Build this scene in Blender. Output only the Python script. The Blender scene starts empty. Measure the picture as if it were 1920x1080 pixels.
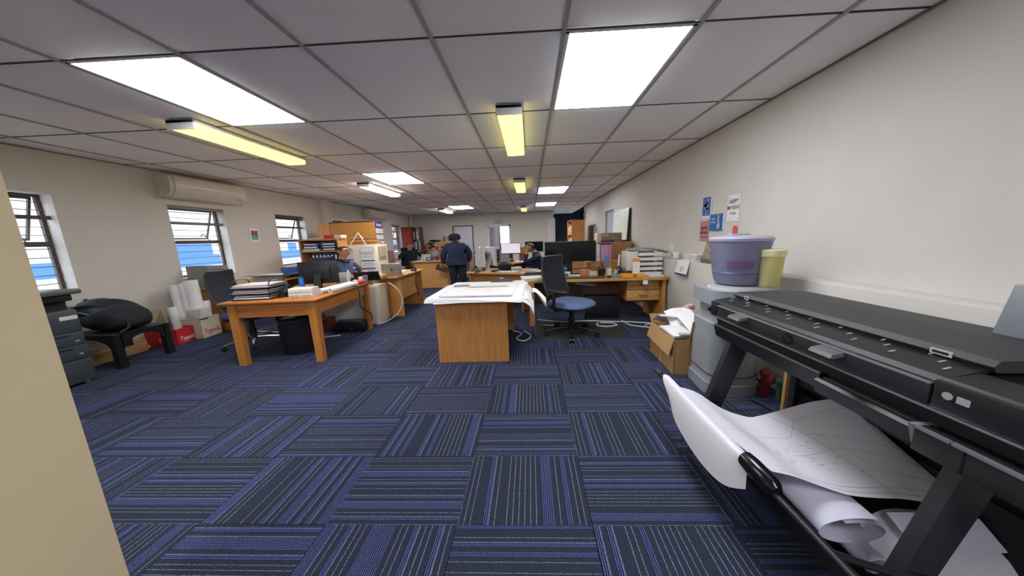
import bpy, bmesh, math, random
from mathutils import Vector, Matrix
random.seed(7)
sc = bpy.context.scene
col = sc.collection
R = math.radians
# ---------------------------------------------------------------- camera
cam_d = bpy.data.cameras.new('camera'); cam = bpy.data.objects.new('camera', cam_d); col.objects.link(cam)
F_PX, PPX = 548.1137, 974.3668
cam_d.sensor_fit = 'HORIZONTAL'; cam_d.sensor_width = 36.0; cam_d.lens = F_PX / 1920 * 36.0
cam_d.shift_x = -(PPX - 960) / 1920.0
cam_d.clip_start = 0.05; cam_d.clip_end = 200
def cam_rot(pt=.1708, ro=-.034, ya=-.039):
    cy, sy = math.cos(ya), math.sin(ya)
    Rz = Matrix(((cy, -sy, 0), (sy, cy, 0), (0, 0, 1)))
    c, s = math.cos(pt), math.sin(pt)
    M = Matrix(((1, 0, 0), (0, -s, -c), (0, c, -s))) @ Rz
    c, s = math.cos(ro), math.sin(ro)
    M = Matrix(((c, -s, 0), (s, c, 0), (0, 0, 1))) @ M
    return Matrix((M[0], -M[1], -M[2])).transposed()      # columns: right, up, back
cam.matrix_world = Matrix.Translation((0, 0, 1.378)) @ cam_rot().to_4x4()
sc.camera = cam
# ---------------------------------------------------------------- world and exposure
w = bpy.data.worlds.new('overcast_sky'); sc.world = w; w.use_nodes = True
bg = w.node_tree.nodes['Background']; bg.inputs[0].default_value = (.88, .93, 1.0, 1); bg.inputs[1].default_value = 3.2
sc.view_settings.view_transform = 'Standard'; sc.view_settings.look = 'None'
sc.view_settings.exposure = 0.8; sc.view_settings.gamma = 1.0; sc.view_settings.use_curve_mapping = False
LED, TUBE_Y, TUBE_W = 12.0, 2.4, 10.0

# ---------------------------------------------------------------- materials
def lin(h):
    h = h.lstrip('#'); v = [int(h[i:i+2], 16) / 255 for i in (0, 2, 4)]
    return tuple((c / 12.92 if c <= .04045 else ((c + .055) / 1.055) ** 2.4) for c in v) + (1,)
MATS = {}
def newmat(name):
    m = bpy.data.materials.new(name); m.use_nodes = True; nt = m.node_tree
    return m, nt, nt.nodes['Principled BSDF']
def mat(name, c, rough=.6, metal=0, var=.06, scale=18, bump=0, emit=0, spec=None, stretch=None):
    if name in MATS: return MATS[name]
    m, nt, b = newmat(name); n = nt.nodes; l = nt.links
    base = lin(c)
    tc = n.new('ShaderNodeTexCoord'); mp = n.new('ShaderNodeMapping'); nz = n.new('ShaderNodeTexNoise')
    l.new(tc.outputs['Object'], mp.inputs[0]); l.new(mp.outputs[0], nz.inputs['Vector'])
    nz.inputs['Scale'].default_value = scale; nz.inputs['Detail'].default_value = 4
    if stretch: mp.inputs['Scale'].default_value = stretch
    r = n.new('ShaderNodeValToRGB'); l.new(nz.outputs[0], r.inputs[0])
    r.color_ramp.elements[0].position = .3; r.color_ramp.elements[1].position = .7
    r.color_ramp.elements[0].color = tuple(x * (1 - var) for x in base[:3]) + (1,)
    r.color_ramp.elements[1].color = tuple(min(1, x * (1 + var)) for x in base[:3]) + (1,)
    l.new(r.outputs[0], b.inputs['Base Color'])
    b.inputs['Roughness'].default_value = rough; b.inputs['Metallic'].default_value = metal
    if spec is not None: b.inputs['Specular IOR Level'].default_value = spec
    if emit:
        l.new(r.outputs[0], b.inputs['Emission Color']); b.inputs['Emission Strength'].default_value = emit
    if bump:
        bp = n.new('ShaderNodeBump'); bp.inputs['Strength'].default_value = bump; bp.inputs['Distance'].default_value = .01
        l.new(nz.outputs[0], bp.inputs['Height']); l.new(bp.outputs[0], b.inputs['Normal'])
    MATS[name] = m; return m
def wood(name, c1, c2, axis='z', rough=.42):
    if name in MATS: return MATS[name]
    m, nt, b = newmat(name); n = nt.nodes; l = nt.links
    tc = n.new('ShaderNodeTexCoord'); mp = n.new('ShaderNodeMapping'); nz = n.new('ShaderNodeTexNoise')
    s = {'x': (1.2, 22, 22), 'y': (22, 1.2, 22), 'z': (22, 22, 1.2)}[axis]
    mp.inputs['Scale'].default_value = s
    l.new(tc.outputs['Object'], mp.inputs[0]); l.new(mp.outputs[0], nz.inputs['Vector'])
    nz.inputs['Scale'].default_value = 2.4; nz.inputs['Detail'].default_value = 6; nz.inputs['Distortion'].default_value = .5
    r = n.new('ShaderNodeValToRGB'); l.new(nz.outputs[0], r.inputs[0])
    r.color_ramp.elements[0].position = .32; r.color_ramp.elements[0].color = lin(c1)
    r.color_ramp.elements[1].position = .68; r.color_ramp.elements[1].color = lin(c2)
    l.new(r.outputs[0], b.inputs['Base Color']); b.inputs['Roughness'].default_value = rough
    MATS[name] = m; return m
def emis(name, c, s):
    if name in MATS: return MATS[name]
    m, nt, b = newmat(name)
    b.inputs['Base Color'].default_value = lin(c); b.inputs['Emission Color'].default_value = lin(c); b.inputs['Emission Strength'].default_value = s
    MATS[name] = m; return m
def clear(name, c, alpha, rough=.08):
    """thin see-through plastic or glass: tinted transparency with a glossy coat"""
    if name in MATS: return MATS[name]
    m = bpy.data.materials.new(name); m.use_nodes = True; nt = m.node_tree; n = nt.nodes; l = nt.links
    b = n['Principled BSDF']; b.inputs['Base Color'].default_value = lin(c); b.inputs['Roughness'].default_value = rough
    tr = n.new('ShaderNodeBsdfTransparent'); tr.inputs[0].default_value = lin(c)
    mx = n.new('ShaderNodeMixShader'); mx.inputs[0].default_value = alpha
    l.new(tr.outputs[0], mx.inputs[1]); l.new(b.outputs[0], mx.inputs[2]); l.new(mx.outputs[0], n['Material Output'].inputs[0])
    MATS[name] = m; return m
def carpet_mat():
    m, nt, b = newmat('carpet'); n = nt.nodes; l = nt.links
    def M(op, a, bb=None, c=None):
        k = n.new('ShaderNodeMath'); k.operation = op
        for i, v in enumerate((a, bb, c)):
            if v is None: continue
            if isinstance(v, (int, float)): k.inputs[i].default_value = v
            else: l.new(v, k.inputs[i])
        return k.outputs[0]
    def wn(a, off):
        k = n.new('ShaderNodeTexWhiteNoise'); k.noise_dimensions = '2D'; cx = n.new('ShaderNodeCombineXYZ')
        l.new(a, cx.inputs[0]); l.new(M('ADD', rnd, off), cx.inputs[1]); l.new(cx.outputs[0], k.inputs['Vector']); return k.outputs['Value']
    uv = n.new('ShaderNodeUVMap'); uv.uv_map = 'UVMap'; sp = n.new('ShaderNodeSeparateXYZ'); l.new(uv.outputs[0], sp.inputs[0])
    oi = n.new('ShaderNodeObjectInfo'); rnd = M('MULTIPLY', oi.outputs['Random'], 317.0)
    wob = n.new('ShaderNodeTexNoise'); wob.inputs['Scale'].default_value = 60; l.new(uv.outputs[0], wob.inputs['Vector'])
    u = M('ADD', sp.outputs[0], M('MULTIPLY', M('SUBTRACT', wob.outputs[0], .5), .008))
    b14 = M('MULTIPLY', u, 22.0); band = M('FLOOR', b14); fr = M('FRACT', b14)
    r1 = wn(band, 0.0); r2 = wn(band, 31.7)
    blue = M('GREATER_THAN', r1, .72)
    fine = M('GREATER_THAN', M('FRACT', M('MULTIPLY', u, 66.0)), .55)          # loops in a blue band
    line = M('MULTIPLY', M('LESS_THAN', fr, .13), M('GREATER_THAN', r2, .22))      # single pale yarn
    dash = n.new('ShaderNodeTexNoise'); dash.inputs['Scale'].default_value = 110; dash.inputs['Detail'].default_value = 5; dash.inputs['Roughness'].default_value = .75
    l.new(uv.outputs[0], dash.inputs['Vector'])
    dk = n.new('ShaderNodeValToRGB'); l.new(dash.outputs[0], dk.inputs[0])
    dk.color_ramp.elements[0].position = .38; dk.color_ramp.elements[0].color = lin('#161b28')
    dk.color_ramp.elements[1].position = .66; dk.color_ramp.elements[1].color = lin('#3e4553')
    def mix(f, a, c):
        k = n.new('ShaderNodeMix'); k.data_type = 'RGBA'; l.new(f, k.inputs[0])
        for i, v in ((6, a), (7, c)):
            if isinstance(v, tuple): k.inputs[i].default_value = v
            else: l.new(v, k.inputs[i])
        return k.outputs[2]
    bl = mix(M('GREATER_THAN', dash.outputs[0], .47), lin('#343a64'), lin('#62678f'))
    c = mix(blue, dk.outputs[0], lin('#1c2140')); c = mix(M('MULTIPLY', blue, fine), c, bl)
    lf = M('MULTIPLY', M('MULTIPLY', line, M('SUBTRACT', 1.0, blue)), M('GREATER_THAN', dash.outputs[0], .46))
    c = mix(lf, c, lin('#7c809b'))
    l.new(c, b.inputs['Base Color']); b.inputs['Roughness'].default_value = .95; b.inputs['Specular IOR Level'].default_value = .15
    bp = n.new('ShaderNodeBump'); bp.inputs['Strength'].default_value = .35; bp.inputs['Distance'].default_value = .004
    l.new(dash.outputs[0], bp.inputs['Height']); l.new(bp.outputs[0], b.inputs['Normal'])
    return m
CARPET = carpet_mat()
WALL = mat('wall_paint', '#d3cec5', .8, var=.02, scale=3)
REVEAL = mat('reveal_paint', '#ded9d6', .75, var=.05, scale=9)
CEIL = mat('ceiling_board', '#f3f0ef', .9, var=.03, scale=160, bump=.08)
TEE = mat('ceiling_tee', '#a9a6a4', .6)
DARKGAP = mat('plenum', '#1a1918', .9)
OAK = wood('oak_veneer', '#b87a3c', '#d29452')
OAKX = wood('oak_veneer_top', '#b98648', '#d3a05f', 'x')
OAKY = wood('oak_veneer_long', '#b98648', '#d3a05f', 'y')
PINE = wood('orange_pine', '#b5702e', '#d08a42')
PINEX = wood('orange_pine_rail', '#ad662a', '#c97f3b', 'x')
PINEY = wood('orange_pine_side', '#b06c2c', '#cc843e', 'y')
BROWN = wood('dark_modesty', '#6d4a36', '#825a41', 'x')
BLACK = mat('black_plastic', '#17181b', .45, var=.1)
BLACKG = mat('black_gloss', '#0d0e11', .18, var=.05)
CHAR = mat('charcoal_plastic', '#2b2d30', .4, var=.05)
GREYP = mat('grey_plastic', '#7f8286', .4)
SILVER = mat('silver_trim', '#b9bbbd', .3, metal=.7)
CHROME = mat('chrome', '#c8c8ca', .18, metal=1)
WHITEP = mat('white_plastic', '#e4e3df', .35, var=.02)
CREAM = mat('cream_metal', '#ddd3bb', .45, var=.02)
PAPER = mat('white_paper', '#e9e8e8', .8, var=.02, scale=6)
PAPER2 = mat('grey_paper', '#d3d2d0', .8, var=.04, scale=9)
INK = mat('grey_ink', '#8d8b8f', .9)
CARD = mat('brown_cardboard', '#b58f5e', .85, var=.06, scale=8)
CARDIN = mat('cardboard_inside', '#9c7a50', .9)
STEELBR = mat('brown_window_steel', '#51443f', .5)
NAVY = mat('navy_cloth', '#1f2742', .9, bump=.2, scale=60)
SHIRT = mat('slate_blue_shirt', '#3b4664', .9, bump=.15, scale=50)
DARKCL = mat('black_cloth', '#191c28', .95, bump=.2, scale=60)
SKIN = mat('skin', '#b98468', .55, var=.05)
SKIN2 = mat('skin_light', '#d0a08a', .55, var=.05)
HAIR = mat('dark_hair', '#231a18', .7, var=.2, scale=80)
HAIRG = mat('greying_hair', '#4a433f', .7, var=.3, scale=80)
MESHB = mat('black_mesh_fabric', '#1c1f2a', .8, var=.25, scale=140)
SEATB = mat('blue_seat_fabric', '#5a6f94', .95, var=.1, scale=120, bump=.2)
GLASS = clear('window_glass', '#eef4f6', .12)
RED = mat('red_card', '#c8242a', .6)
REDINK = mat('red_ink', '#a5322f', .7)
BLUEP = mat('blue_print', '#2a5fa8', .6)
DKBLUE = mat('dark_blue_binder', '#27335c', .5)
ORANGE = mat('orange_plastic', '#e99a2c', .5)
SPRAY = mat('dark_print', '#33302e', .7)

# ---------------------------------------------------------------- mesh helpers
class MB:
    def __init__(s): s.bm = bmesh.new()
    def box(s, x0, x1, y0, y1, z0, z1, bev=0, seg=2, M=None):
        r = bmesh.ops.create_cube(s.bm, size=1.0)
        vs = r['verts']; m = Matrix.Translation(((x0+x1)/2, (y0+y1)/2, (z0+z1)/2)) @ Matrix.Diagonal((abs(x1-x0), abs(y1-y0), abs(z1-z0), 1))
        if M is not None: m = M @ m
        bmesh.ops.transform(s.bm, matrix=m, verts=vs)
        if bev:
            es = set(e for v in vs for e in v.link_edges)
            bmesh.ops.bevel(s.bm, geom=list(es), offset=bev, segments=seg, affect='EDGES', profile=.5)
        return s
    def cyl(s, p0, p1, r0, r1=None, seg=16, caps=True):
        p0, p1 = Vector(p0), Vector(p1); r1 = r0 if r1 is None else r1; d = p1 - p0
        q = d.to_track_quat('Z', 'Y').to_matrix().to_4x4()
        bmesh.ops.create_cone(s.bm, cap_ends=caps, segments=seg, radius1=r0, radius2=r1, depth=d.length,
                              matrix=Matrix.Translation((p0+p1)/2) @ q)
        return s
    def sph(s, c, rx, ry=None, rz=None, u=14, v=10):
        ry = rx if ry is None else ry; rz = rx if rz is None else rz
        bmesh.ops.create_uvsphere(s.bm, u_segments=u, v_segments=v, radius=1, matrix=Matrix.Translation(c) @ Matrix.Diagonal((rx, ry, rz, 1)))
        return s
    def tube(s, pts, r, seg=8, smooth=6):
        P = [Vector(p) for p in pts]
        if smooth and len(P) > 2:
            Q = []
            for i in range(len(P)-1):
                a, b, c, d = P[max(i-1, 0)], P[i], P[i+1], P[min(i+2, len(P)-1)]
                for k in range(smooth):
                    t = k / smooth
                    Q.append(.5*((2*b)+(c-a)*t+(2*a-5*b+4*c-d)*t*t+(3*b-a-3*c+d)*t**3))
            P = Q + [P[-1]]
        rings = []; up = Vector((0, 0, 1))
        for i, p in enumerate(P):
            t = (P[min(i+1, len(P)-1)] - P[max(i-1, 0)]).normalized()
            a = up if abs(t.dot(up)) < .95 else Vector((1, 0, 0))
            n = t.cross(a).normalized(); b = t.cross(n)
            rr = r(i/(len(P)-1)) if callable(r) else r
            rings.append([s.bm.verts.new(p + n*rr*math.cos(2*math.pi*k/seg) + b*rr*math.sin(2*math.pi*k/seg)) for k in range(seg)])
        for i in range(len(rings)-1):
            for k in range(seg):
                s.bm.faces.new((rings[i][k], rings[i][(k+1) % seg], rings[i+1][(k+1) % seg], rings[i+1][k]))
        s.bm.faces.new(rings[0][::-1]); s.bm.faces.new(rings[-1])
        return s
    def lathe(s, prof, c=(0, 0, 0), seg=28, sx=1.0, sy=1.0, a0=0, a1=360):
        full = abs(a1-a0) >= 360; n = seg if full else seg+1; rings = []
        for r, z in prof:
            rings.append([s.bm.verts.new((c[0]+sx*r*math.cos(R(a0+(a1-a0)*k/seg)), c[1]+sy*r*math.sin(R(a0+(a1-a0)*k/seg)), c[2]+z)) for k in range(n)])
        for i in range(len(rings)-1):
            for k in range(seg):
                s.bm.faces.new((rings[i][k], rings[i][(k+1) % n], rings[i+1][(k+1) % n], rings[i+1][k]))
        if full:
            if prof[0][0] > 1e-5: s.bm.faces.new(rings[0][::-1])
            if prof[-1][0] > 1e-5: s.bm.faces.new(rings[-1])
        return s
    def prism(s, poly, axis, a, b):
        """poly: 2-D outline; axis 'x': (y,z), 'y': (x,z), 'z': (x,y); pushed from a to b"""
        f = {'x': lambda u, v, t: (t, u, v), 'y': lambda u, v, t: (u, t, v), 'z': lambda u, v, t: (u, v, t)}[axis]
        A = [s.bm.verts.new(f(u, v, a)) for u, v in poly]; B = [s.bm.verts.new(f(u, v, b)) for u, v in poly]; n = len(poly)
        s.bm.faces.new(A); s.bm.faces.new(B[::-1])
        for i in range(n): s.bm.faces.new((A[i], B[i], B[(i+1) % n], A[(i+1) % n]))
        bmesh.ops.recalc_face_normals(s.bm, faces=s.bm.faces[:])
        return s
    def sheet(s, fn, nu, nv, th=.0015):
        g = [[Vector(fn(i/nu, j/nv)) for j in range(nv+1)] for i in range(nu+1)]
        top = []; bot = []
        for i in range(nu+1):
            tr = []; br = []
            for j in range(nv+1):
                du = g[min(i+1, nu)][j]-g[max(i-1, 0)][j]; dv = g[i][min(j+1, nv)]-g[i][max(j-1, 0)]
                n = du.cross(dv); n = n.normalized() if n.length > 1e-9 else Vector((0, 0, 1))
                tr.append(s.bm.verts.new(g[i][j]+n*th/2)); br.append(s.bm.verts.new(g[i][j]-n*th/2))
            top.append(tr); bot.append(br)
        for i in range(nu):
            for j in range(nv):
                s.bm.faces.new((top[i][j], top[i+1][j], top[i+1][j+1], top[i][j+1]))
                s.bm.faces.new((bot[i][j], bot[i][j+1], bot[i+1][j+1], bot[i+1][j]))
        for i in range(nu):
            s.bm.faces.new((top[i][0], bot[i][0], bot[i+1][0], top[i+1][0])); s.bm.faces.new((top[i][nv], top[i+1][nv], bot[i+1][nv], bot[i][nv]))
        for j in range(nv):
            s.bm.faces.new((top[0][j], top[0][j+1], bot[0][j+1], bot[0][j])); s.bm.faces.new((top[nu][j], bot[nu][j], bot[nu][j+1], top[nu][j+1]))
        return s
    def xf(s, M): bmesh.ops.transform(s.bm, matrix=M, verts=s.bm.verts[:]); return s
    def mesh(s, name, ang=35):
        me = bpy.data.meshes.new(name)
        for f in s.bm.faces: f.smooth = True
        s.bm.normal_update(); s.bm.to_mesh(me); s.bm.free(); me.set_sharp_from_angle(angle=R(ang)); return me
def obj(name, mb, m, parent=None, loc=None, rz=None):
    me = mb.mesh(name) if isinstance(mb, MB) else mb
    if m is not None: me.materials.clear(); me.materials.append(m)
    o = bpy.data.objects.new(name, me); col.objects.link(o)
    if parent is not None: o.parent = parent
    if loc is not None: o.location = loc
    if rz is not None: o.rotation_euler[2] = rz
    return o
def tag(o, label, cat, group=None):
    o['label'] = label; o['category'] = cat
    if group: o['group'] = group
    return o
def thing(name, label, cat, loc=(0, 0, 0), rz=0, group=None):
    o = bpy.data.objects.new(name, None); col.objects.link(o); o.location = loc; o.rotation_euler = (0, 0, rz); o.empty_display_size = .1
    return tag(o, label, cat, group)
def struct(name, mb, m, parent=None):
    o = obj(name, mb, m, parent)
    if parent is None: o['kind'] = 'structure'
    return o
def sempty(name, loc=(0, 0, 0)):
    o = bpy.data.objects.new(name, None); col.objects.link(o); o.location = loc; o['kind'] = 'structure'; o.empty_display_size = .1
    return o
def copy_tree(o, parent=None):
    c = o.copy(); col.objects.link(c); c.parent = parent
    for ch in list(o.children): copy_tree(ch, c)
    return c
def bx(*a, bev=0, M=None): return MB().box(*a, bev=bev, M=M)
def text_mesh(t, size, depth=.0008, font_sx=1.0):
    cu = bpy.data.curves.new('t', 'FONT'); cu.body = t; cu.size = size; cu.extrude = depth; cu.align_x = 'CENTER'; cu.align_y = 'CENTER'; cu.resolution_u = 2
    o = bpy.data.objects.new('t', cu); col.objects.link(o); dg = bpy.context.evaluated_depsgraph_get()
    me = bpy.data.meshes.new_from_object(o.evaluated_get(dg)); bpy.data.objects.remove(o); bpy.data.curves.remove(cu)
    if font_sx != 1: me.transform(Matrix.Diagonal((font_sx, 1, 1, 1)))
    return me
FACE = {'-y': Matrix.Rotation(R(90), 4, 'X'), '+x': Matrix.Rotation(R(90), 4, 'Z') @ Matrix.Rotation(R(90), 4, 'X'),
        '-x': Matrix.Rotation(R(-90), 4, 'Z') @ Matrix.Rotation(R(90), 4, 'X'), '+z': Matrix.Identity(4)}
def lettering(name, t, size, m, parent, pos, face, font_sx=1.0, tilt=0):
    me = text_mesh(t, size, font_sx=font_sx); me.transform(Matrix.Translation(pos) @ FACE[face] @ Matrix.Rotation(tilt, 4, 'Z'))
    return obj(name, me, m, parent)

# ================================================================ THE SETTING
XL, XR, YB, YF, ZC = -5.66, 2.295, 14.15, -5.2, 2.567
def wall_boxes(axis, c0, c1, u0, u1, z0, z1, holes):
    us = sorted({u0, u1, *[h[0] for h in holes], *[h[1] for h in holes]}); zs = sorted({z0, z1, *[h[2] for h in holes], *[h[3] for h in holes]})
    mb = MB()
    for a, b in zip(us, us[1:]):
        run = None
        for c, d in zip(zs, zs[1:]):
            mu, mz = (a+b)/2, (c+d)/2
            if any(h[0] < mu < h[1] and h[2] < mz < h[3] for h in holes): continue
            if axis == 'x': mb.box(c0, c1, a, b, c, d)
            else: mb.box(a, b, c0, c1, c, d)
    return mb
# floor: slab, 300 carpet tiles nearest the camera, the rest beyond as one piece
floor = struct('floor', bx(XL-.3, XR+.2, YF-.2, 19.5, -.12, -.012), mat('floor_screed', '#2a2c33', .9))
TX, TY, X0, Y0 = .66, .459, -.3947, 1.2034
def tile_mesh(along_y, name):
    g = .0015; w, d = TX/2-g, TY/2-g; mb = MB(); mb.box(-w, w, -d, d, -.011, 0, bev=0)
    uvl = mb.bm.loops.layers.uv.new('UVMap')
    for f in mb.bm.faces:
        for lp in f.loops:
            x, y = lp.vert.co.x/TX+.5, lp.vert.co.y/TY+.5
            lp[uvl].uv = (x, y) if along_y else (y, x)
    me = mb.mesh(name); me.materials.append(CARPET); return me
TM = {0: tile_mesh(True, 'carpet_tile'), 1: tile_mesh(False, 'carpet_tile_turned')}
for r in range(-1, 24):
    for c in range(-8, 4):
        o = bpy.data.objects.new('carpet_tile', TM[(c+r) % 2]); col.objects.link(o); o.parent = floor
        o.location = (X0+TX*(c+.5), Y0+TY*(r+.5), 0)
mb = MB(); uvl = mb.bm.loops.layers.uv.new('UVMap')
for r in list(range(-14, -1)) + list(range(24, 39)):
    for c in range(-8, 4):
        x, y = X0+TX*c, Y0+TY*r; g = .0015
        q = [(x+g, y+g), (x+TX-g, y+g), (x+TX-g, y+TY-g), (x+g, y+TY-g)]
        f = mb.bm.faces.new([mb.bm.verts.new((*p, 0)) for p in q])
        for lp, uvv in zip(f.loops, ((0, 0), (1, 0), (1, 1), (0, 1))):
            lp[uvl].uv = (uvv[0]+c*.37, uvv[1]+r*.61) if (c+r) % 2 == 0 else (uvv[1]+r*.37, uvv[0]+c*.61)
o = obj('carpet_tiles_beyond', mb, CARPET, floor); o['kind'] = 'stuff'

# walls
WZ = [(.56, 1.43), (2.55, 3.42), (4.54, 5.405), (6.51, 7.375), (8.29, 9.15), (12.1, 12.95)]
SILL, HEAD = .905, 2.075
struct('wall_left', wall_boxes('x', XL-.24, XL, YF, 18, -.05, 2.8, [(a, b, SILL, HEAD) for a, b in WZ]), WALL)
struct('wall_right', wall_boxes('x', XR, XR+.15, YF, 12.6, -.05, 2.8, [(8.2, 9.2, 1.0, 2.06)]), WALL)
struct('wall_right_ledge', bx(2.1, XR+.01, YF, 6.0, -.02, .985, bev=.012), WALL)
struct('wall_back', wall_boxes('y', YB, YB+.14, XL, 1.16, -.05, 2.8, [(-3.67, -2.7, -.05, 2.02), (-1.95, -.95, -.05, 1.97)]), WALL)
struct('wall_front', bx(XL-.2, XR+.2, YF-.15, YF, -.05, 2.8), WALL)
struct('wall_partition', bx(-1.70, -1.556, -1.2, .859, -.02, 2.8), mat('partition_paint', '#d9c69d', .8, var=.02, scale=3))
struct('wall_pilaster', bx(XL-.01, XL+.12, 7.92, 8.27, 0, ZC), WALL)
struct('wall_corridor_end', bx(1.1, 3.4, 16.9, 17.05, -.05, 2.8), mat('navy_wall', '#2b3345', .8))
struct('wall_corridor_side', bx(2.9, 3.05, 12.45, 17.0, -.05, 2.8), MATS['navy_wall'])
struct('wall_corridor_return', bx(XR+.12, 3.05, 12.45, 12.6, -.05, 2.8), WALL)
struct('wall_corridor_near', bx(1.02, 1.16, YB+.14, 17.0, -.05, 2.8), MATS['navy_wall'])
struct('wall_far_room_end', wall_boxes('y', 17.3, 17.45, XL-.2, 1.16, -.05, 2.8, [(-3.35, -2.55, .85, 2.2), (-1.75, -.85, .7, 2.1)]), mat('far_room_paint', '#d9dbe2', .8, var=.02))
struct('wall_far_room_left', bx(-4.6, -4.5, YB+.14, 17.3, -.05, 2.8), MATS['far_room_paint'])
struct('wall_far_room_divider', bx(-2.35, -2.25, YB+.14, 17.3, -.05, 2.8), MATS['far_room_paint'])
struct('wall_column_white', bx(.82, 1.2, YB-.32, YB, 0, 2.2, bev=.01), mat('white_wall_panel', '#cfcbc4', .7))
# white plastic trunking along the left wall and skirting
struct('baseboard_left', MB().box(XL, XL+.13, 2.9, 6.4, 0, .13, bev=.006), mat('timber_skirting', '#c2a97c', .6, var=.08))
struct('trim_1', bx(XL+.13, XL+.16, 2.9, 6.4, 0, .03, bev=.004), WHITEP)
struct('trim_2', MB().cyl((XL+.07, 13.95, 0), (XL+.07, 13.95, ZC), .06, seg=14), mat('white_pipe', '#d4d0c8', .5))

# ceiling: plenum, tees and one board per cell
ceiling = struct('ceiling', bx(XL-.25, 3.1, YF-.2, 18, 2.72, 2.85), DARKGAP)
SX, SY, CX, CY = .79, 1.099, .2359, 1.9572
ks = list(range(-8, 4)); js = list(range(-7, 13))
light_cells = {(0, 0), (-4, 0), (-4, 3), (0, 5), (-4, 8), (0, 8), (0, -3), (-4, -3), (0, -5), (-4, -5)}
pm = {}
gp = .0085
def panel(k, j):
    x0, x1 = max(CX+SX*k, XL-.02), min(CX+SX*(k+1), XR+.02); y0, y1 = max(CY+SY*j, YF), CY+SY*(j+1)
    if CX+SX*k < XL-.3 and x1 < XL: return
    w, d = round(x1-x0-2*gp, 4), round(y1-y0-2*gp, 4)
    if w < .05: return
    key = (w, d)
    if key not in pm:
        pm[key] = bx(-w/2, w/2, -d/2, d/2, 0, .012, bev=.002).mesh('ceiling_board'); pm[key].materials.append(CEIL)
    o = bpy.data.objects.new('ceiling_board', pm[key]); col.objects.link(o); o.parent = ceiling
    tilt = random.uniform(-.0015, .0015)
    o.location = ((x0+x1)/2, (y0+y1)/2, ZC+.004); o.rotation_euler = (tilt, tilt*.7, 0)
for k in ks:
    for j in js:
        if (k, j) in light_cells: continue
        panel(k, j)
for k in range(-7, 4):
    x = CX+SX*k
    if XL < x < XR:
        obj('main_tee', MB().box(x-.013, x+.013, YF, 16.2, ZC-.004, ZC+.003).box(x-.003, x+.003, YF, 16.2, ZC+.003, ZC+.05), TEE, ceiling)
for j in js:
    y = CY+SY*j
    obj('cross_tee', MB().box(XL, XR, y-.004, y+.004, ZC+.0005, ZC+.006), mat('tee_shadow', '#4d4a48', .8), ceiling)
obj('edge_angle', MB().box(XL, XL+.022, YF, YB, ZC-.003, ZC+.001).box(XR-.022, XR, YF, 12.6, ZC-.003, ZC+.001).box(XL, 1.16, YB-.022, YB, ZC-.003, ZC+.001), mat('edge_angle', '#75716d', .7), ceiling)
struct('ceiling_far_rooms', bx(XL, 1.1, YB+.1, 17.4, 2.55, 2.6), CEIL)

# ---------------------------------------------------------------- steel windows on the left
def window(n, y0, y1, sash=True):
    x = XL-.17; e = sempty('window_%d' % n, (x, (y0+y1)/2, SILL)); wd = (y1-y0)/2; H = HEAD-SILL; zt = H*.5
    fr = MB(); t = .035
    fr.box(-.02, .02, -wd, -wd+t, 0, H).box(-.02, .02, wd-t, wd, 0, H).box(-.02, .02, -wd+t, wd-t, 0, t).box(-.02, .02, -wd+t, wd-t, H-t, H)
    obj('window_frame', fr, STEELBR, e)
    obj('transom', bx(-.03, .03, -wd+t, wd-t, zt-.03, zt+.03, bev=.004), STEELBR, e)
    obj('pane', bx(-.003, .003, -wd+t, wd-t, t, zt-.03), GLASS, e)
    # top-hung sash swung outwards
    M = Matrix.Translation((-.02, 0, H-t)) @ Matrix.Rotation(R(20 if sash else 2), 4, 'Y')
    hh = H-t-zt-.02; s = MB(); sw = wd-t-.01
    for a, b, c, d in ((-sw, -sw+.022, -hh, 0), (sw-.022, sw, -hh, 0), (-sw, sw, -hh, -hh+.025), (-sw, sw, -.025, 0)): s.box(-.012, .012, a, b, c, d, M=M)
    so = obj('sash', s, STEELBR, e); obj('pane', bx(-.003, .003, -sw+.02, sw-.02, -hh+.02, -.02, M=M), GLASS, so)
    obj('sash_stay', MB().tube([(-.02, wd*.6, zt+.03), (-.12, wd*.6, zt+.14), (-.17, wd*.6, zt+.10)], .008, 6), STEELBR, e)
    obj('flat_bar', bx(.07, .09, -wd, wd, H*.745, H*.745+.045), STEELBR, e)
    for z in (.09, .18, .27, .36, .45, .59, .67, .84, .92):
        obj('security_bar', MB().cyl((.03, -wd, z*H), (.03, wd, z*H), .005, seg=6), mat('grey_bar', '#6d6663', .5), e)
    obj('window_sill', bx(-.02, .19, -wd-.02, wd+.02, -.02, .004, bev=.004), REVEAL, e)
    obj('reveal_lining', MB().box(.021, .172, wd-.003, wd+.001, 0, H).box(.021, .172, -wd-.001, -wd+.003, 0, H).box(.021, .172, -wd, wd, H-.003, H+.001), REVEAL, e)
    return e
for i, (a, b) in enumerate(WZ): window(i, a, b) if i else window(9, a, b)
def blind(y0, y1, drop, n, label, m, x=XL-.06, tilt=12):
    b = thing('venetian_blind', label, 'blind', (x, (y0+y1)/2, HEAD)); wd = (y1-y0)/2-.01
    obj('headrail', bx(-.025, .025, -wd, wd, -.045, -.004, bev=.004), m, b)
    me = None
    for i in range(n):
        z = -.06-drop*i/max(1, n-1)
        if me is None: me = bx(-.014, .014, -wd, wd, -.0012, .0012, M=Matrix.Rotation(R(tilt), 4, 'Y')).mesh('slat'); me.materials.append(m)
        o = bpy.data.objects.new('slat', me); col.objects.link(o); o.parent = b; o.location = (0, 0, z)
    obj('bottom_rail', bx(-.016, .016, -wd, wd, -.075-drop, -.06-drop), m, b)
    return b
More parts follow.
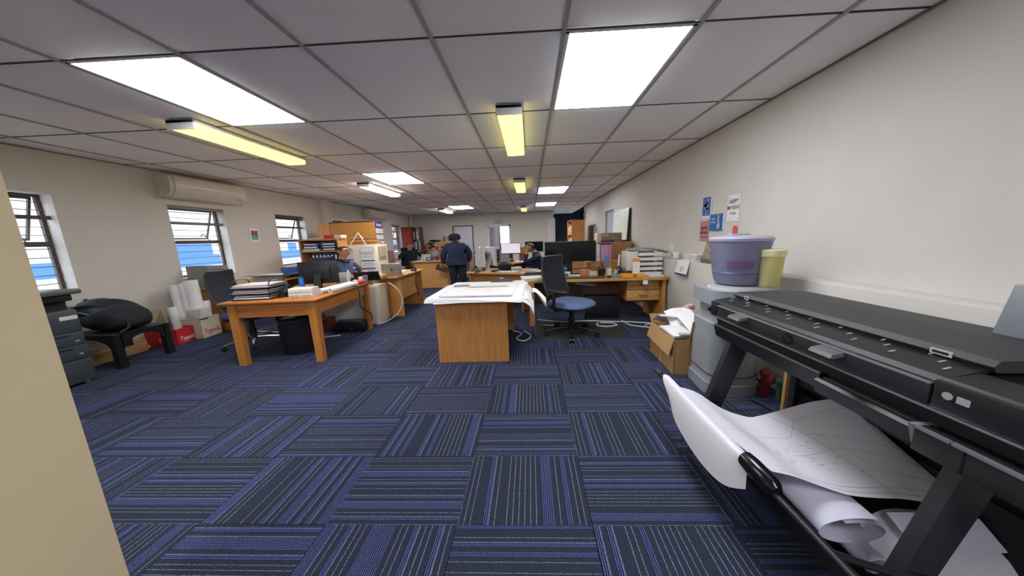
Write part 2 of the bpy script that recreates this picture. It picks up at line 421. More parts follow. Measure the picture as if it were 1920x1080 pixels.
blind(4.54, 5.405, .21, 9, 'half raised grey slatted blind in the window under the near air conditioner', mat('blind_grey', '#8d8683', .5))
blind(6.51, 7.375, .025, 6, 'dark brown blind bunched up at the head of the window beside the bookshelf', STEELBR)
blind(12.1, 12.95, 1.0, 34, 'lowered brown slatted blind in the farthest left window', mat('blind_brown', '#8a7168', .5), tilt=58)
# right-hand inner window
e = sempty('window_6', (XR+.07, 8.7, 1.0))
fr = MB()
for a, b, c, d in ((-.5, -.46, 0, 1.06), (.46, .5, 0, 1.06), (-.5, .5, 0, .04), (-.5, .5, 1.02, 1.06)): fr.box(-.03, .03, a, b, c, d)
obj('window_frame', fr, mat('grey_alu', '#8f9094', .4), e)
obj('pane', bx(-.004, .004, -.46, .46, .04, 1.02), clear('frosted', '#c9cbd8', .75, .5), e)
for i in range(9): obj('vertical_blind_strip', bx(.02, .024, -.45+.1*i, -.36+.1*i, .04, 1.02), mat('blind_lilac', '#b9b9c6', .7), e)
# far-room windows and doors
def plain_window(n, x0, x1, z0, z1, y, cols, rows):
    e = sempty('window_%d' % n, ((x0+x1)/2, y, z0)); wd = (x1-x0)/2; H = z1-z0; f = MB()
    f.box(-wd, -wd+.04, -.03, .03, 0, H).box(wd-.04, wd, -.03, .03, 0, H).box(-wd, wd, -.03, .03, 0, .04).box(-wd, wd, -.03, .03, H-.04, H)
    obj('window_frame', f, STEELBR, e)
    for i in range(1, cols): obj('mullion', bx(-wd+2*wd*i/cols-.02, -wd+2*wd*i/cols+.02, -.025, .025, .04, H-.04), STEELBR, e)
    for i in range(1, rows): obj('transom', bx(-wd+.04, wd-.04, -.024, .024, H*i/rows-.02, H*i/rows+.02), STEELBR, e)
    for i in range(cols):
        for j in range(rows): obj('pane', bx(-wd+2*wd*i/cols+.02, -wd+2*wd*(i+1)/cols-.02, -.003, .003, H*j/rows+.02, H*(j+1)/rows-.02), GLASS, e)
plain_window(7, -3.35, -2.55, .85, 2.2, 17.37, 2, 3)
plain_window(8, -1.75, -.85, .7, 2.1, 17.37, 1, 1)
d1 = sempty('door_1', (-1.45, YB, 0))
f = MB().box(-.54, -.48, -.03, .17, 0, 2.0).box(.48, .56, -.03, .17, 0, 2.0).box(-.54, .56, -.03, .17, 1.93, 2.03)
obj('door_frame', f, mat('white_frame', '#e2e2e4', .5), d1)
obj('door_leaf', bx(-.02, .02, 0, .95, 0, 1.92, M=Matrix.Translation((-.46, .16, 0)) @ Matrix.Rotation(R(-12), 4, 'Z')), MATS['white_frame'], d1)
for i in range(7): obj('door_blind_strip', bx(-.45+.035*i, -.425+.035*i, .42, .44, .1, 1.9), MATS['blind_lilac'], d1)
d2 = sempty('door_2', (-3.18, YB, 0))
obj('door_frame', MB().box(-.49, -.45, -.02, .16, 0, 2.02).box(.46, .5, -.02, .16, 0, 2.02).box(-.49, .5, -.02, .16, 1.99, 2.03), mat('dark_frame', '#3b3a3d', .5), d2)
d3 = sempty('door_3', (XR-.005, 10.95, 0))
obj('door_leaf', bx(-.015, .02, -.35, .35, 0, 1.72), mat('grey_door', '#7b7873', .6), d3)
obj('door_frame', MB().box(-.02, .02, -.4, -.35, 0, 1.77).box(-.02, .02, .35, .4, 0, 1.77).box(-.02, .02, -.4, .4, 1.72, 1.77), WALL, d3)
obj('door_handle', MB().cyl((-.05, -.26, .95), (-.05, -.14, .95), .01), CHROME, d3)

# ---------------------------------------------------------------- outside the left windows
g = struct('ground_outside', bx(-40, XL-.24, -12, 30, -.6, -.5), mat('pale_yard', '#d8cdc6', .9))
struct('ground_outside_back', bx(-12, 6, 19.6, 40, -.6, -.5), MATS['pale_yard'])
lw = tag(obj('boundary_wall', MB().box(-9.3, -9.1, -2, 22, .90, 1.2), mat('sky_blue_paint', '#3f7fe0', .6), None), 'long blue painted low wall outside the left windows', 'wall')
obj('white_base', MB().box(-9.31, -9.09, -2, 22, -.5, .90), mat('pale_wash', '#e6ddda', .8), lw); obj('raised_block', MB().box(-9.31, -9.09, 7.3, 8.15, 1.2, 1.5), MATS['sky_blue_paint'], lw)
for i, (a, b) in enumerate(((4.4, 6.5), (8.3, 10.3), (12.6, 14.2), (17.0, 18.6))):
    v = thing('parked_trailer', ['white and blue box trailer outside the nearest left window', 'white box trailer outside the window under the air conditioner', 'white box trailer outside the window beside the bookshelf', 'white box trailer outside the farthest left windows'][i], 'trailer', (-11.6, (a+b)/2, -.5))
    L = (b-a)/2
    obj('trailer_body', bx(-1.0, 1.0, -L, L, .75, 3.1, bev=.05), mat('white_van_paint', '#e9e9ea', .4), v)
    obj('blue_side_board', bx(1.0, 1.03, -L, -L*.45, .8, 2.0), MATS['sky_blue_paint'], v)
    for wy in (-L*.6, L*.6): obj('wheel', MB().cyl((.6, wy, .4), (.95, wy, .4), .4, seg=20), BLACK, v)
bld = thing('brick_building', 'cream brick building across the yard outside the left windows', 'building', (-17, 12, -.5))
def brick_mat():
    m, nt, b = newmat('cream_brick'); n = nt.nodes; l = nt.links
    tc = n.new('ShaderNodeTexCoord'); mp = n.new('ShaderNodeMapping'); mp.inputs['Rotation'].default_value = (R(90), 0, R(90)); br = n.new('ShaderNodeTexBrick')
    l.new(tc.outputs['Object'], mp.inputs[0]); l.new(mp.outputs[0], br.inputs[0])
    br.inputs['Color1'].default_value = lin('#e6cf9f'); br.inputs['Color2'].default_value = lin('#d4b482'); br.inputs['Mortar'].default_value = lin('#eee6d8')
    br.inputs['Scale'].default_value = 2.2; l.new(br.outputs[0], b.inputs['Base Color']); return m
BRK = brick_mat()
obj('wall', bx(-2, 2, -8, 16, 0, 4.4), BRK, bld)
obj('roof', MB().prism([(-2.4, 4.4), (2.4, 4.4), (0, 5.6)], 'y', -8.2, 16.2), mat('grey_roof', '#a9a29d', .7), bld)
for yy in (-5, -1, 3, 7, 11):
    wv = obj('window', bx(1.98, 2.06, yy, yy+1.6, 1.2, 2.6), STEELBR, bld); obj('pane', bx(2.05, 2.07, yy+.1, yy+1.5, 1.3, 2.5), mat('dark_pane', '#7d858b', .1), wv)

# ---------------------------------------------------------------- ceiling lights and air conditioners
LEDM = emis('led_diffuser', '#f1f4ff', LED)
led_lab = {(0, 0): 'large bright white ceiling panel light nearest the right wall', (-4, 0): 'large bright white ceiling panel light nearest the left windows',
           (-4, 3): 'bright ceiling panel light beside the second left strip light', (0, 5): 'bright ceiling panel light, nearer of the small pair towards the right wall',
           (0, -3): 'unseen ceiling panel light added as fill just behind the camera near the right wall', (-4, -3): 'unseen ceiling panel light added as fill just behind the camera near the left wall', (0, -5): 'rearmost unseen ceiling panel light added as fill behind the camera near the right wall', (-4, -5): 'rearmost unseen ceiling panel light added as fill behind the camera near the left wall',  # unseen panels behind the camera, added as fill light for the room
           (-4, 8): 'small far bright ceiling panel light above the standing man', (0, 8): 'bright ceiling panel light, farther of the small pair towards the right wall'}
for (k, j), lb in led_lab.items():
    x0, y0 = CX+SX*k, CY+SY*j
    t = thing('ceiling_panel_light', lb, 'ceiling light', (x0+SX/2, y0+SY/2, ZC), 0, 'flush ceiling panel lights')
    w_, d_ = SX/2-.014, SY/2-.008
    obj('diffuser', bx(-w_+.022, w_-.022, -d_+.018, d_-.018, -.002, .006), LEDM, t)
    obj('frame', MB().box(-w_, -w_+.022, -d_, d_, -.003, .012).box(w_-.022, w_, -d_, d_, -.003, .012).box(-w_, w_, -d_, -d_+.018, -.003, .012).box(-w_, w_, d_-.018, d_, -.003, .012), WHITEP, t)
def batten(x, y0, y1, wd, label, m):
    t = thing('strip_light', label, 'strip light', (x, (y0+y1)/2, ZC), 0, 'surface mounted strip lights'); L = (y1-y0)/2
    obj('spine', bx(-wd*.5, wd*.5, -L, L, -.035, -.004, bev=.004), WHITEP, t)
    obj('diffuser', MB().prism([(-wd/2+.006, -.036), (wd/2-.006, -.036), (wd/2-.006, -.062), (wd/2-.03, -.085), (-wd/2+.03, -.085), (-wd/2+.006, -.062)], 'y', -L+.012, L-.012), m, t)
    for s in (-1, 1):
        a = s*L; obj('end_cap', bx(-wd/2, wd/2, min(a, a-s*.013), max(a, a-s*.013), -.09, -.004, bev=.003), WHITEP, t)
YEL = emis('yellow_tube_diffuser', '#fff062', TUBE_Y); WHT = emis('white_tube_diffuser', '#fff4f2', TUBE_W)
batten(-.9, 15.2, 16.4, .2, 'unseen strip light added to brighten the far room behind the white door', WHT)  # added lamp, out of view, so the doorway is not dark
batten(-3.3, 15.2, 16.4, .2, 'unseen strip light added to brighten the far room behind the dark doorway', WHT)  # also an added, unseen lamp to brighten its room
batten(-3.22, 2.83, 4.22, .27, 'long yellow strip light nearest the left windows', YEL)
batten(-.155, 2.87, 4.25, .24, 'yellow strip light nearest the camera in the middle of the ceiling', YEL)
batten(-3.30, 6.0, 7.45, .25, 'white strip light in the second position along the left side', WHT)
batten(-.18, 6.22, 7.62, .24, 'second yellow strip light along the middle of the ceiling', YEL)
batten(-3.32, 11.3, 12.6, .24, 'small white strip light far down the left side', WHT)
batten(-.2, 11.6, 13.0, .24, 'farthest small yellow strip light along the middle of the ceiling', YEL)
def aircon(y0, y1, z0, z1, label):
    t = thing('air_conditioner', label, 'air conditioner', (XL, (y0+y1)/2, z0), 0, 'split air conditioners on the left wall'); L = (y1-y0)/2; h = z1-z0
    prof = [(0, 0), (.14, 0), (.22, .05), (.255, .12), (.26, h-.06), (.24, h), (0, h)]
    wm = mat('aircon_shell', '#dbd4c4', .35, var=.01)
    obj('body', MB().prism(prof, 'y', -L+.06, L-.06), wm, t)
    for s in (-1, 1): obj('end_cheek', MB().prism([(0, 0), (.13, .005), (.21, .055), (.24, .12), (.245, h-.07), (.225, h-.005), (0, h-.005)], 'y', min(s*L, s*(L-.06)), max(s*L, s*(L-.06))), wm, t)
    obj('louvre', bx(0, .10, -L+.09, L-.09, -.004, .004, M=Matrix.Translation((.14, 0, .02)) @ Matrix.Rotation(R(-32), 4, 'Y')), mat('louvre_grey', '#a9a59c', .4), t)
    obj('seam', bx(.2585, .2635, -L+.1, L-.1, h*.55, h*.55+.006), SILVER, t)
    obj('indicator', bx(.24, .252, L-.16, L-.12, .07, .08), CHAR, t)
aircon(4.45, 5.66, 2.17, 2.49, 'cream split air conditioner high on the near left wall')
aircon(10.05, 11.45, 2.2, 2.51, 'distant cream split air conditioner above the blue calendar')

# ================================================================ LARGE FORMAT PRINTER (front faces left, parallel to the right wall)
PRB = mat('printer_black', '#1b1d1e', .42, var=.06, scale=120, bump=.03)
PRG = mat('printer_lid_grey', '#2e302e', .55, var=.08, scale=220, bump=.08)
PRD = mat('printer_slot_black', '#0c0d0e', .5)
LEGM = mat('printer_leg_grey', '#333538', .4, metal=.3)
pr = thing('plotter', 'large black wide-format plotter printer on splayed legs by the right wall', 'printer', (1.2, 1.2, 0))
NY, FY = -.80, .73                       # near and far ends, local y
obj('body', MB().prism([(0, .832), (0, .915), (.012, .93), (.1, .945), (.1, .93), (.60, .93), (.60, .70), (.06, .70), (.03, .82)], 'y', NY, FY), PRB, pr)
fp = obj('front_panel', MB().box(-.012, .004, -.345, .665, .838, .905, bev=.004), mat('printer_front', '#2c2d2f', .35, var=.05), pr)
obj('trim', bx(-.016, .002, -.345, .665, .905, .909), SILVER, fp)
obj('trim', bx(-.015, .004, NY, FY, .828, .833), SILVER, pr)
obj('end_panel', bx(-.011, .004, .672, FY, .836, .925, bev=.003), PRB, pr)
ep = obj('end_panel', bx(-.011, .004, NY, -.352, .836, .925, bev=.003), PRB, pr)
ic = obj('icon', MB().cyl((-.012, -.385, .888), (-.0145, -.385, .888), .011, seg=18), mat('icon_grey', '#a6a8aa', .5), ep)
obj('icon', bx(-.0145, -.011, -.428, -.404, .878, .897), MATS['icon_grey'], ep)
lg = MB(); lg.cyl((-.0125, .14, .872), (-.0155, .14, .872), .026, seg=28)
lo = obj('logo', lg, mat('logo_dark', '#131416', .25), fp)
lettering('logo_letters', 'hp', .036, mat('logo_letter', '#3c3d40', .35), fp, (-.0165, .14, .872), '-x')
for yy in (.44, -.06):
    h = obj('latch', MB().prism([(.03, .912), (-.055, .896), (-.065, .882), (-.055, .878), (.03, .897)], 'y', yy-.045, yy+.045), mat('latch_grey', '#6f7173', .35, metal=.4), pr)
    obj('latch_slot', bx(-.004, .05, yy-.075, yy+.03, .909, .9135), mat('slot_grey', '#55575a', .35), h)
# control strip on top, lid, rear cover
st = obj('scale_strip', MB().prism([(.018, .931), (.13, .956), (.13, .946), (.018, .925)], 'y', -.36, .68), mat('strip_black', '#191a1c', .3), pr)
for i in range(22):
    yy = -.33+.046*i+random.uniform(-.01, .01)
    obj('scale_mark', bx(0, .022, -.003, .003, 0, .0012, M=Matrix.Translation((.05+.03*(i % 3), yy, .939+.0067*(i % 3))) @ Matrix.Rotation(R(-12.6), 4, 'Y')), mat('mark_white', '#9a9c9c', .6), st)
lid = obj('scanner_lid', MB().prism([(.13, .948), (.118, .966), (.135, .984), (.39, .986), (.40, .975), (.40, .945)], 'y', -.37, FY-.02), PRG, pr)
for yy, L in ((.60, .035), (-.26, .05)):
    lb = obj('lid_label', bx(.116, .12, yy-L/2, yy+L/2, .958, .976), mat('label_pale', '#c3c5c1', .5), lid)
    obj('label_print', bx(.115, .117, yy-L/2+.006, yy+L/2-.006, .963, .971), CHAR, lb)
obj('hinge_gap', bx(.40, .412, NY, FY, .93, .948), PRD, pr)
obj('rear_cover', MB().prism([(.412, .93), (.412, .972), (.42, .978), (.63, .962), (.65, .94), (.65, .78), (.58, .72), (.412, .72)], 'y', NY, FY+.03), PRG, pr)
cp = obj('control_panel', bx(-.02, .02, -.5, -.10, 0, .19, bev=.008, M=Matrix.Translation((.52, 0, .965)) @ Matrix.Rotation(R(12), 4, 'Y')), mat('panel_grey', '#7d8186', .4), pr)
obj('screen', bx(-.024, -.019, -.46, -.2, .03, .16, M=Matrix.Translation((.52, 0, .965)) @ Matrix.Rotation(R(12), 4, 'Y')), BLACKG, cp)
# lower output section
obj('output_slot', bx(.03, .3, NY+.02, FY-.04, .77, .832), PRD, pr)
lowb = obj('lower_body', MB().prism([(.02, .772), (.012, .76), (.03, .69), (.09, .66), (.5, .66), (.5, .772)], 'y', .0, FY-.01), PRB, pr)
obj('trim', bx(.008, .02, .0, FY-.02, .768, .774), SILVER, lowb)
tr = obj('output_tray', MB().prism([(.004, .752), (-.008, .742), (.0, .69), (.1, .64), (.5, .64), (.5, .72), (.12, .72), (.02, .752)], 'y', NY, .0), PRB, pr)
obj('tray_floor', bx(0, .30, -.33, -.01, -.004, .004, M=Matrix.Translation((.02, 0, .755)) @ Matrix.Rotation(R(4), 4, 'Y')), mat('tray_grey', '#4a4d4a', .4), tr)
for dx, dy in ((.04, .0), (.1, -.08), (.15, .05)): obj('stud', MB().sph((dx+.03, dy-.12, .758), .006, u=8, v=6), MATS['mark_white'], tr)
dr = obj('roll_drawer', MB().box(-.025, .03, NY, -.34, .685, .765, bev=.004), mat('drawer_dark', '#232726', .45), pr)
obj('trim', bx(-.031, -.02, -.42, -.345, .761, .770), SILVER, dr); obj('trim', bx(-.031, -.02, NY, -.425, .761, .770), SILVER, dr)
obj('drawer_seam', bx(-.0265, -.024, -.45, -.446, .69, .76), PRD, dr)
obj('side_bracket', MB().prism([(-.03, .768), (.06, .768), (-.01, .70)], 'y', -.342, -.328), GREYP, dr)
obj('feed_knob', MB().cyl((.02, FY, .86), (.02, FY+.03, .86), .014, seg=10).cyl((.02, FY+.03, .86), (.02, FY+.05, .86), .022, seg=12), BLACK, pr)
# stand: two splayed legs, back plate, cross bars
for yy in (.60, -.40):
    lgp = obj('leg', MB().prism([(.04, .69), (.16, .69), (-.06, .03), (-.16, .03)], 'y', yy-.02, yy+.02), LEGM, pr)
    obj('foot', MB().prism([(-.20, .0), (.54, .0), (.54, .035), (-.20, .035)], 'y', yy-.03, yy+.03), LEGM, lgp)
    obj('rear_post', MB().prism([(.46, .035), (.54, .035), (.54, .70), (.46, .70)], 'y', yy-.02, yy+.02), LEGM, lgp)
    obj('leg_bolt', MB().cyl((-.03, yy-.02, .2), (-.03, yy-.024, .2), .008, seg=8), BLACK, lgp)
obj('back_plate', bx(.545, .56, -.42, .62, .12, .69), PRD, pr)
obj('cross_bar', MB().box(.48, .52, -.38, .58, .40, .45), LEGM, pr)
bar = obj('basket_bar', MB().cyl((-.31, -.62, .40), (-.31, .80, .40), .012, seg=12), BLACK, pr)
for yy in (.60, -.40): obj('basket_arm', MB().tube([(.0, yy-.03, .30), (-.12, yy-.03, .33), (-.31, yy-.03, .40)], .011, 8), BLACK, bar)
obj('bar_clip', MB().lathe([(0, 0), (.036, .006), (.04, .05), (.036, .15), (.02, .17), (0, .172)], seg=18, sx=.9).xf(Matrix.Translation((-.305, -.06, .415)) @ Matrix.Rotation(R(90), 4, 'X')), BLACKG, bar)
obj('bar_tip', MB().cyl((-.31, .74, .40), (-.31, .82, .40), .017, seg=12), CHAR, bar)
def basket(u, v):
    x = -.30+.80*u; k = min(1, u/.30); k = k*k*(3-2*k); r_ = max(0, (u-.86)/.14)
    return (x, -.60+1.18*v, .39-.325*k+.28*r_*r_)
obj('basket_cloth', MB().sheet(basket, 24, 4, .003), mat('basket_black', '#0f1012', .9), pr)

# ---------------------------------------------------------------- plotted sheets lying in the basket (world coordinates)
def lerp(a, b, t): return a+(b-a)*t
def curve(pts, t):
    n = len(pts)-1; f = min(max(t, 0), 1)*n; i = min(int(f), n-1); k = f-i
    a, b, c, d = [Vector(pts[max(0, min(n, j))]) for j in (i-1, i, i+1, i+2)]
    return .5*((2*b)+(c-a)*k+(2*a-5*b+4*c-d)*k*k+(3*b-a-3*c+d)*k**3)
def loft(rows): return lambda u, v: curve([curve(r, v) for r in rows], u)
# front sheet thrown over the bar (rows run from far to near; columns from hanging edge over the bar and inside)
s1 = loft([[(.862, 1.74, .335), (.868, 1.84, .39), (.880, 1.885, .42), (.893, 1.89, .428), (.915, 1.88, .424)],
           [(.846, 1.62, .255), (.856, 1.64, .345), (.872, 1.65, .41), (.890, 1.66, .428), (.915, 1.66, .422)],
           [(.842, 1.38, .215), (.852, 1.40, .325), (.870, 1.41, .405), (.890, 1.42, .428), (.915, 1.42, .422)],
           [(.85, 1.20, .235), (.858, 1.20, .335), (.873, 1.205, .41), (.890, 1.21, .428), (.915, 1.21, .422)],
           [(.872, 1.09, .31), (.875, 1.095, .36), (.880, 1.10, .41), (.892, 1.10, .428), (.915, 1.10, .424)]])
PSH = mat('plot_paper', '#e3e1e6', .55, var=.01, scale=4)
ps1 = tag(obj('plan_sheet', MB().sheet(s1, 28, 26), PSH), 'white plan sheet thrown over the front bar of the plotter basket', 'plan sheet')
s2 = loft([[(.918, 1.74, .417), (1.02, 1.725, .385), (1.13, 1.65, .322), (1.24, 1.60, .30), (1.31, 1.60, .305), (1.40, 1.585, .345), (1.56, 1.555, .42), (1.70, 1.53, .452), (1.715, 1.50, .445)],
           [(.918, 1.48, .417), (1.02, 1.47, .385), (1.13, 1.46, .325), (1.24, 1.45, .30), (1.33, 1.44, .305), (1.44, 1.43, .34), (1.55, 1.42, .375), (1.66, 1.40, .40), (1.70, 1.39, .395)],
           [(.918, 1.27, .417), (1.03, 1.27, .385), (1.14, 1.26, .33), (1.25, 1.25, .305), (1.35, 1.24, .305), (1.45, 1.23, .325), (1.54, 1.22, .34), (1.64, 1.20, .345), (1.68, 1.19, .34)],
           [(.96, 1.08, .405), (1.05, 1.085, .378), (1.15, 1.085, .338), (1.26, 1.07, .305), (1.36, 1.06, .30), (1.45, 1.05, .305), (1.54, 1.03, .305), (1.63, 1.01, .30), (1.66, 1.0, .295)]])
ps2 = tag(obj('plan_sheet', MB().sheet(s2, 30, 40), PSH), 'large white plan sheet printed with thin drawing lines in the plotter basket', 'plan sheet')
def ribbon(mb, fn, path, w=.0016, n=14, off=.0022):
    pts = []
    for (u0, v0), (u1, v1) in zip(path, path[1:]):
        for k in range(n): pts.append((lerp(u0, u1, k/n), lerp(v0, v1, k/n)))
    pts.append(path[-1]); P3 = [fn(*p) for p in pts]; N = []
    for p in pts:
        e = 1e-3; a = fn(min(1, p[0]+e), p[1])-fn(max(0, p[0]-e), p[1]); b = fn(p[0], min(1, p[1]+e))-fn(p[0], max(0, p[1]-e)); q = a.cross(b).normalized()
        N.append(q)
    for i in range(len(P3)-1):
        for sgn in (1,):
            t = (P3[i+1]-P3[i]).normalized(); s_ = N[i].cross(t)*w/2; o_ = N[i]*off
            if (N[i]).z < 0: o_ = -o_
            mb.bm.faces.new([mb.bm.verts.new(p) for p in (P3[i]+s_+o_, P3[i]-s_+o_, P3[i+1]-s_+o_, P3[i+1]+s_+o_)])
mb = MB()
for p in ([(.05, .1), (.98, .18)], [(.06, .55), (.98, .62)], [(.55, .02), (.42, .3), (.38, .5), (.2, .62), (.16, .95)], [(.62, .35), (.55, .6), (.7, .95)], [(.35, .55), (.5, .75), (.6, .98)],
          [(.9, .08), (.88, .96)], [(.95, .08), (.935, .96)], [(.4, .62), (.95, .72)], [(.75, .6), (.8, .9)]):
    ribbon(mb, s2, p)
for (u, v) in ((.52, .16), (.58, .17), (.55, .22), (.62, .2), (.66, .24), (.6, .27), (.68, .3), (.72, .27), (.5, .2)):
    a, b = .022, .02; ribbon(mb, s2, [(u, v), (u+a, v), (u+a, v+b), (u, v+b), (u, v)], n=2)
for i in range(26):
    u, v = random.uniform(.45, .85), random.uniform(.25, .6); ribbon(mb, s2, [(u, v), (u+random.uniform(-.01, .02), v+random.uniform(.01, .035))], n=2, w=.0018)
o = obj('printed_lines', mb, mat('plot_line', '#8f8d96', .8), ps2); o['kind'] = 'stuff'
def spiral(cx, cz, a, b, y0, y1, turns, th0=0, skew=0, shrink=.35):
    def f(u, v):
        th = th0+u*turns*2*math.pi; k = 1-shrink*u
        return Vector((cx+a*k*math.cos(th)+skew*v, lerp(y0, y1, v), cz+b*k*math.sin(th)))
    return f
PLAV = mat('plot_paper_back', '#d6d3e0', .55, var=.01)
tag(obj('rolled_plan', MB().sheet(spiral(1.215, .225, .15, .062, .985, 1.4, 1.15, R(60), .02), 46, 8), PLAV), 'loosely rolled lilac-tinted plan with a wide open end beneath the printed sheet', 'rolled plan')
tag(obj('rolled_plan', MB().sheet(spiral(1.24, .148, .05, .032, .92, 1.35, 1.6, R(40), -.01), 40, 6), PLAV), 'small tight paper roll at the bottom of the plotter basket', 'rolled plan')
s3 = loft([[(1.30, 1.05, .20), (1.40, 1.06, .245), (1.50, 1.05, .255), (1.60, 1.03, .25), (1.65, 1.0, .245)],
           [(1.28, .97, .15), (1.40, .97, .17), (1.50, .97, .19), (1.60, .95, .20), (1.66, .93, .205)],
           [(1.30, .89, .12), (1.40, .88, .12), (1.50, .87, .125), (1.58, .865, .14), (1.66, .87, .165)]])
tag(obj('plan_sheet', MB().sheet(s3, 14, 18), PSH), 'curled paper end lying lowest behind the near plotter leg', 'plan sheet')
s4 = loft([[(1.36, 1.02, .275), (1.46, 1.01, .285), (1.56, 1.0, .285), (1.65, .985, .285)], [(1.38, .94, .205), (1.47, .94, .20), (1.57, .93, .20), (1.67, .92, .215)]])
tag(obj('plan_sheet', MB().sheet(s4, 12, 12), PLAV), 'folded paper layer between printed sheet and the lowest curl', 'plan sheet')

# ---------------------------------------------------------------- water cooler
COOL = mat('cooler_grey', '#a3a6ab', .35, metal=.15, var=.02)
COOLD = mat('cooler_dark_grey', '#62656b', .4, var=.03)
wc = thing('water_cooler', 'grey floor standing water cooler beside the plotter', 'water cooler', (1.70, 2.50, 0))
W, D = .18, .19
def cool_out(w, d, n=20):
    pts = [(w, d), (-w*.9, d)]
    for k in range(n+1):
        t = R(180+180*k/n); pts.append((w*math.cos(t)*1.0, -d*.35+d*.65*math.sin(t)))
    return pts
obj('body', MB().prism(cool_out(W+.03, D), 'z', .09, .62), COOL, wc)
obj('base_skirt', MB().prism(cool_out(W+.045, D+.01), 'z', 0, .10), COOL, wc)
obj('skirt_line', MB().prism(cool_out(W+.034, D+.004), 'z', .17, .175), CHAR, wc)
sd = obj('side_panel', bx(W+.005, W+.036, -.06, D, .10, .80, bev=.006), COOLD, wc)
obj('recess', MB().prism([(-W*.8, .50), (-W*.35, .44), (W*.35, .44), (W*.8, .50), (W*.9, .80), (-W*.9, .80)], 'y', -D*.98, -D*.55), COOLD, wc)
lip = MB().tube([(-W*1.0, -.13, .60), (-W*.7, -.185, .50), (0, -.205, .455), (W*.7, -.185, .50), (W*1.0, -.13, .60)], .012, 8)
obj('drip_lip', lip, COOL, wc)
obj('drip_tray', bx(-W*.75, W*.75, -.18, -.04, .505, .53, bev=.008), mat('tray_navy', '#262a44', .4), wc)
obj('upper_body', MB().prism([(x, y) for x, y in cool_out(W, D*.8)], 'z', .60, .80), COOL, wc)
obj('head', MB().prism(cool_out(W+.05, D+.01), 'z', .78, .90), COOL, wc)
obj('head_top', MB().lathe([(.0, 0), (.205, 0), (.195, .02), (.16, .025), (0, .025)], (.03, .0, .9), seg=30, sx=1.0, sy=1.0), mat('cooler_light', '#a9abad', .35), wc)
for sx_, c in ((-.07, '#b7434a'), (.05, '#3e63b0')):
    tp = obj('tap', MB().cyl((sx_, -.14, .70), (sx_, -.21, .70), .016, seg=10).cyl((sx_, -.205, .70), (sx_, -.205, .655), .013, seg=10), CHAR, wc)
    obj('tap_lever', bx(sx_-.012, sx_+.012, -.24, -.19, .712, .724, bev=.003), mat('lever'+c, c, .5), tp)
tank = clear('tinted_tank', '#b9b8d0', .38, .12)
wt = thing('water_filter_tank', 'translucent purple water filter tank on top of the cooler', 'water tank', (1.755, 2.53, .925))
obj('tank_shell', MB().lathe([(.12, 0), (.15, .012), (.165, .05), (.178, .12), (.2, .3), (.212, .375), (.205, .375), (.192, .3), (.17, .12), (.157, .05), (.14, .02), (.0, .012)], (0, 0, 0), seg=36, sx=1.05), tank, wt)
obj('tank_lid', MB().lathe([(.214, .365), (.218, .385), (.20, .402), (.09, .412), (0, .412)], (0, 0, 0), seg=36, sx=1.05), mat('lid_lilac_grey', '#a9a8b8', .3), wt)
obj('lid_grip', bx(-.09, .06, -.03, .03, .408, .424, bev=.006), MATS['lid_lilac_grey'], wt)
obj('lower_ring', MB().lathe([(.172, .1), (.179, .108), (.174, .116)], (0, 0, 0), seg=36, sx=1.05), mat('tank_ring', '#5a5a7c', .3), wt)
obj('filter_core', MB().lathe([(0, .02), (.05, .02), (.05, .3), (.0, .3)], (0, 0, 0), seg=18), mat('filter_core', '#8f92b8', .5), wt)
obj('red_label', MB().lathe([(.186, .15), (.192, .21)], (0, 0, 0), seg=12, sx=1.05, a0=215, a1=268), mat('label_red', '#6f5078', .6), wt)
jug = thing('measuring_jug', 'tall yellow translucent cylinder jug with lid in front of the tank', 'jug', (1.875, 2.34, .926))
jm = clear('yellow_clear', '#f1ebbb', .35, .2)
obj('jug_body', MB().lathe([(0, 0), (.062, 0), (.068, .02), (.08, .27), (.075, .27), (.062, .02), (0, .006)], seg=26), jm, jug)
obj('jug_lid', MB().lathe([(.084, .245), (.087, .29), (.08, .298), (0, .298)], seg=26), mat('jug_lid', '#ddd6a0', .4), jug)
obj('jug_stand', MB().lathe([(0, -.0), (.07, -.0), (.07, -.026), (0, -.026)], seg=20), COOL, jug)
tag(obj('pin_tag', MB().prism([(-.03, 0), (.03, 0), (.03, .06), (.012, .085), (-.012, .085), (-.03, .06)], 'x', 2.276, 2.286).xf(Matrix.Translation((0, 3.39, 1.345))), mat('tag_red', '#e0574c', .5)), 'small red tag stuck to the right wall above the tank', 'tag')

# ---------------------------------------------------------------- carton of waste paper beside the cooler
cb = thing('cardboard_box', 'open brown cardboard box of waste paper between desk and cooler', 'box', (1.57, 3.03, 0), R(-3))
hw, hd, H = .19, .32, .36
for n_, a in (('side', (-hw, hw, -hd, -hd+.008, 0, H)), ('side', (-hw, hw, hd-.008, hd, 0, H)), ('side', (-hw, -hw+.008, -hd, hd, 0, H)), ('side', (hw-.008, hw, -hd, hd, 0, H)), ('bottom', (-hw, hw, -hd, hd, 0, .01))):
    obj(n_, bx(*a), CARD, cb)
obj('flap', bx(-.0, .26, -.004, .004, 0, .2, M=Matrix.Translation((-.06, -hd, H)) @ Matrix.Rotation(R(14), 4, 'X')), CARD, cb)
obj('flap', bx(-.004, .004, -hd*.95, hd*.95, 0, .17, M=Matrix.Translation((-hw, 0, H)) @ Matrix.Rotation(R(-165), 4, 'Y')), CARD, cb)
obj('flap', bx(-hw, hw, -.004, .004, 0, .1, M=Matrix.Translation((0, hd, H)) @ Matrix.Rotation(R(-40), 4, 'X')), CARDIN, cb)
obj('tape', bx(-hw-.002, -hw+.001, -.02, .02, 0, H), mat('tape', '#c9a878', .3), cb)
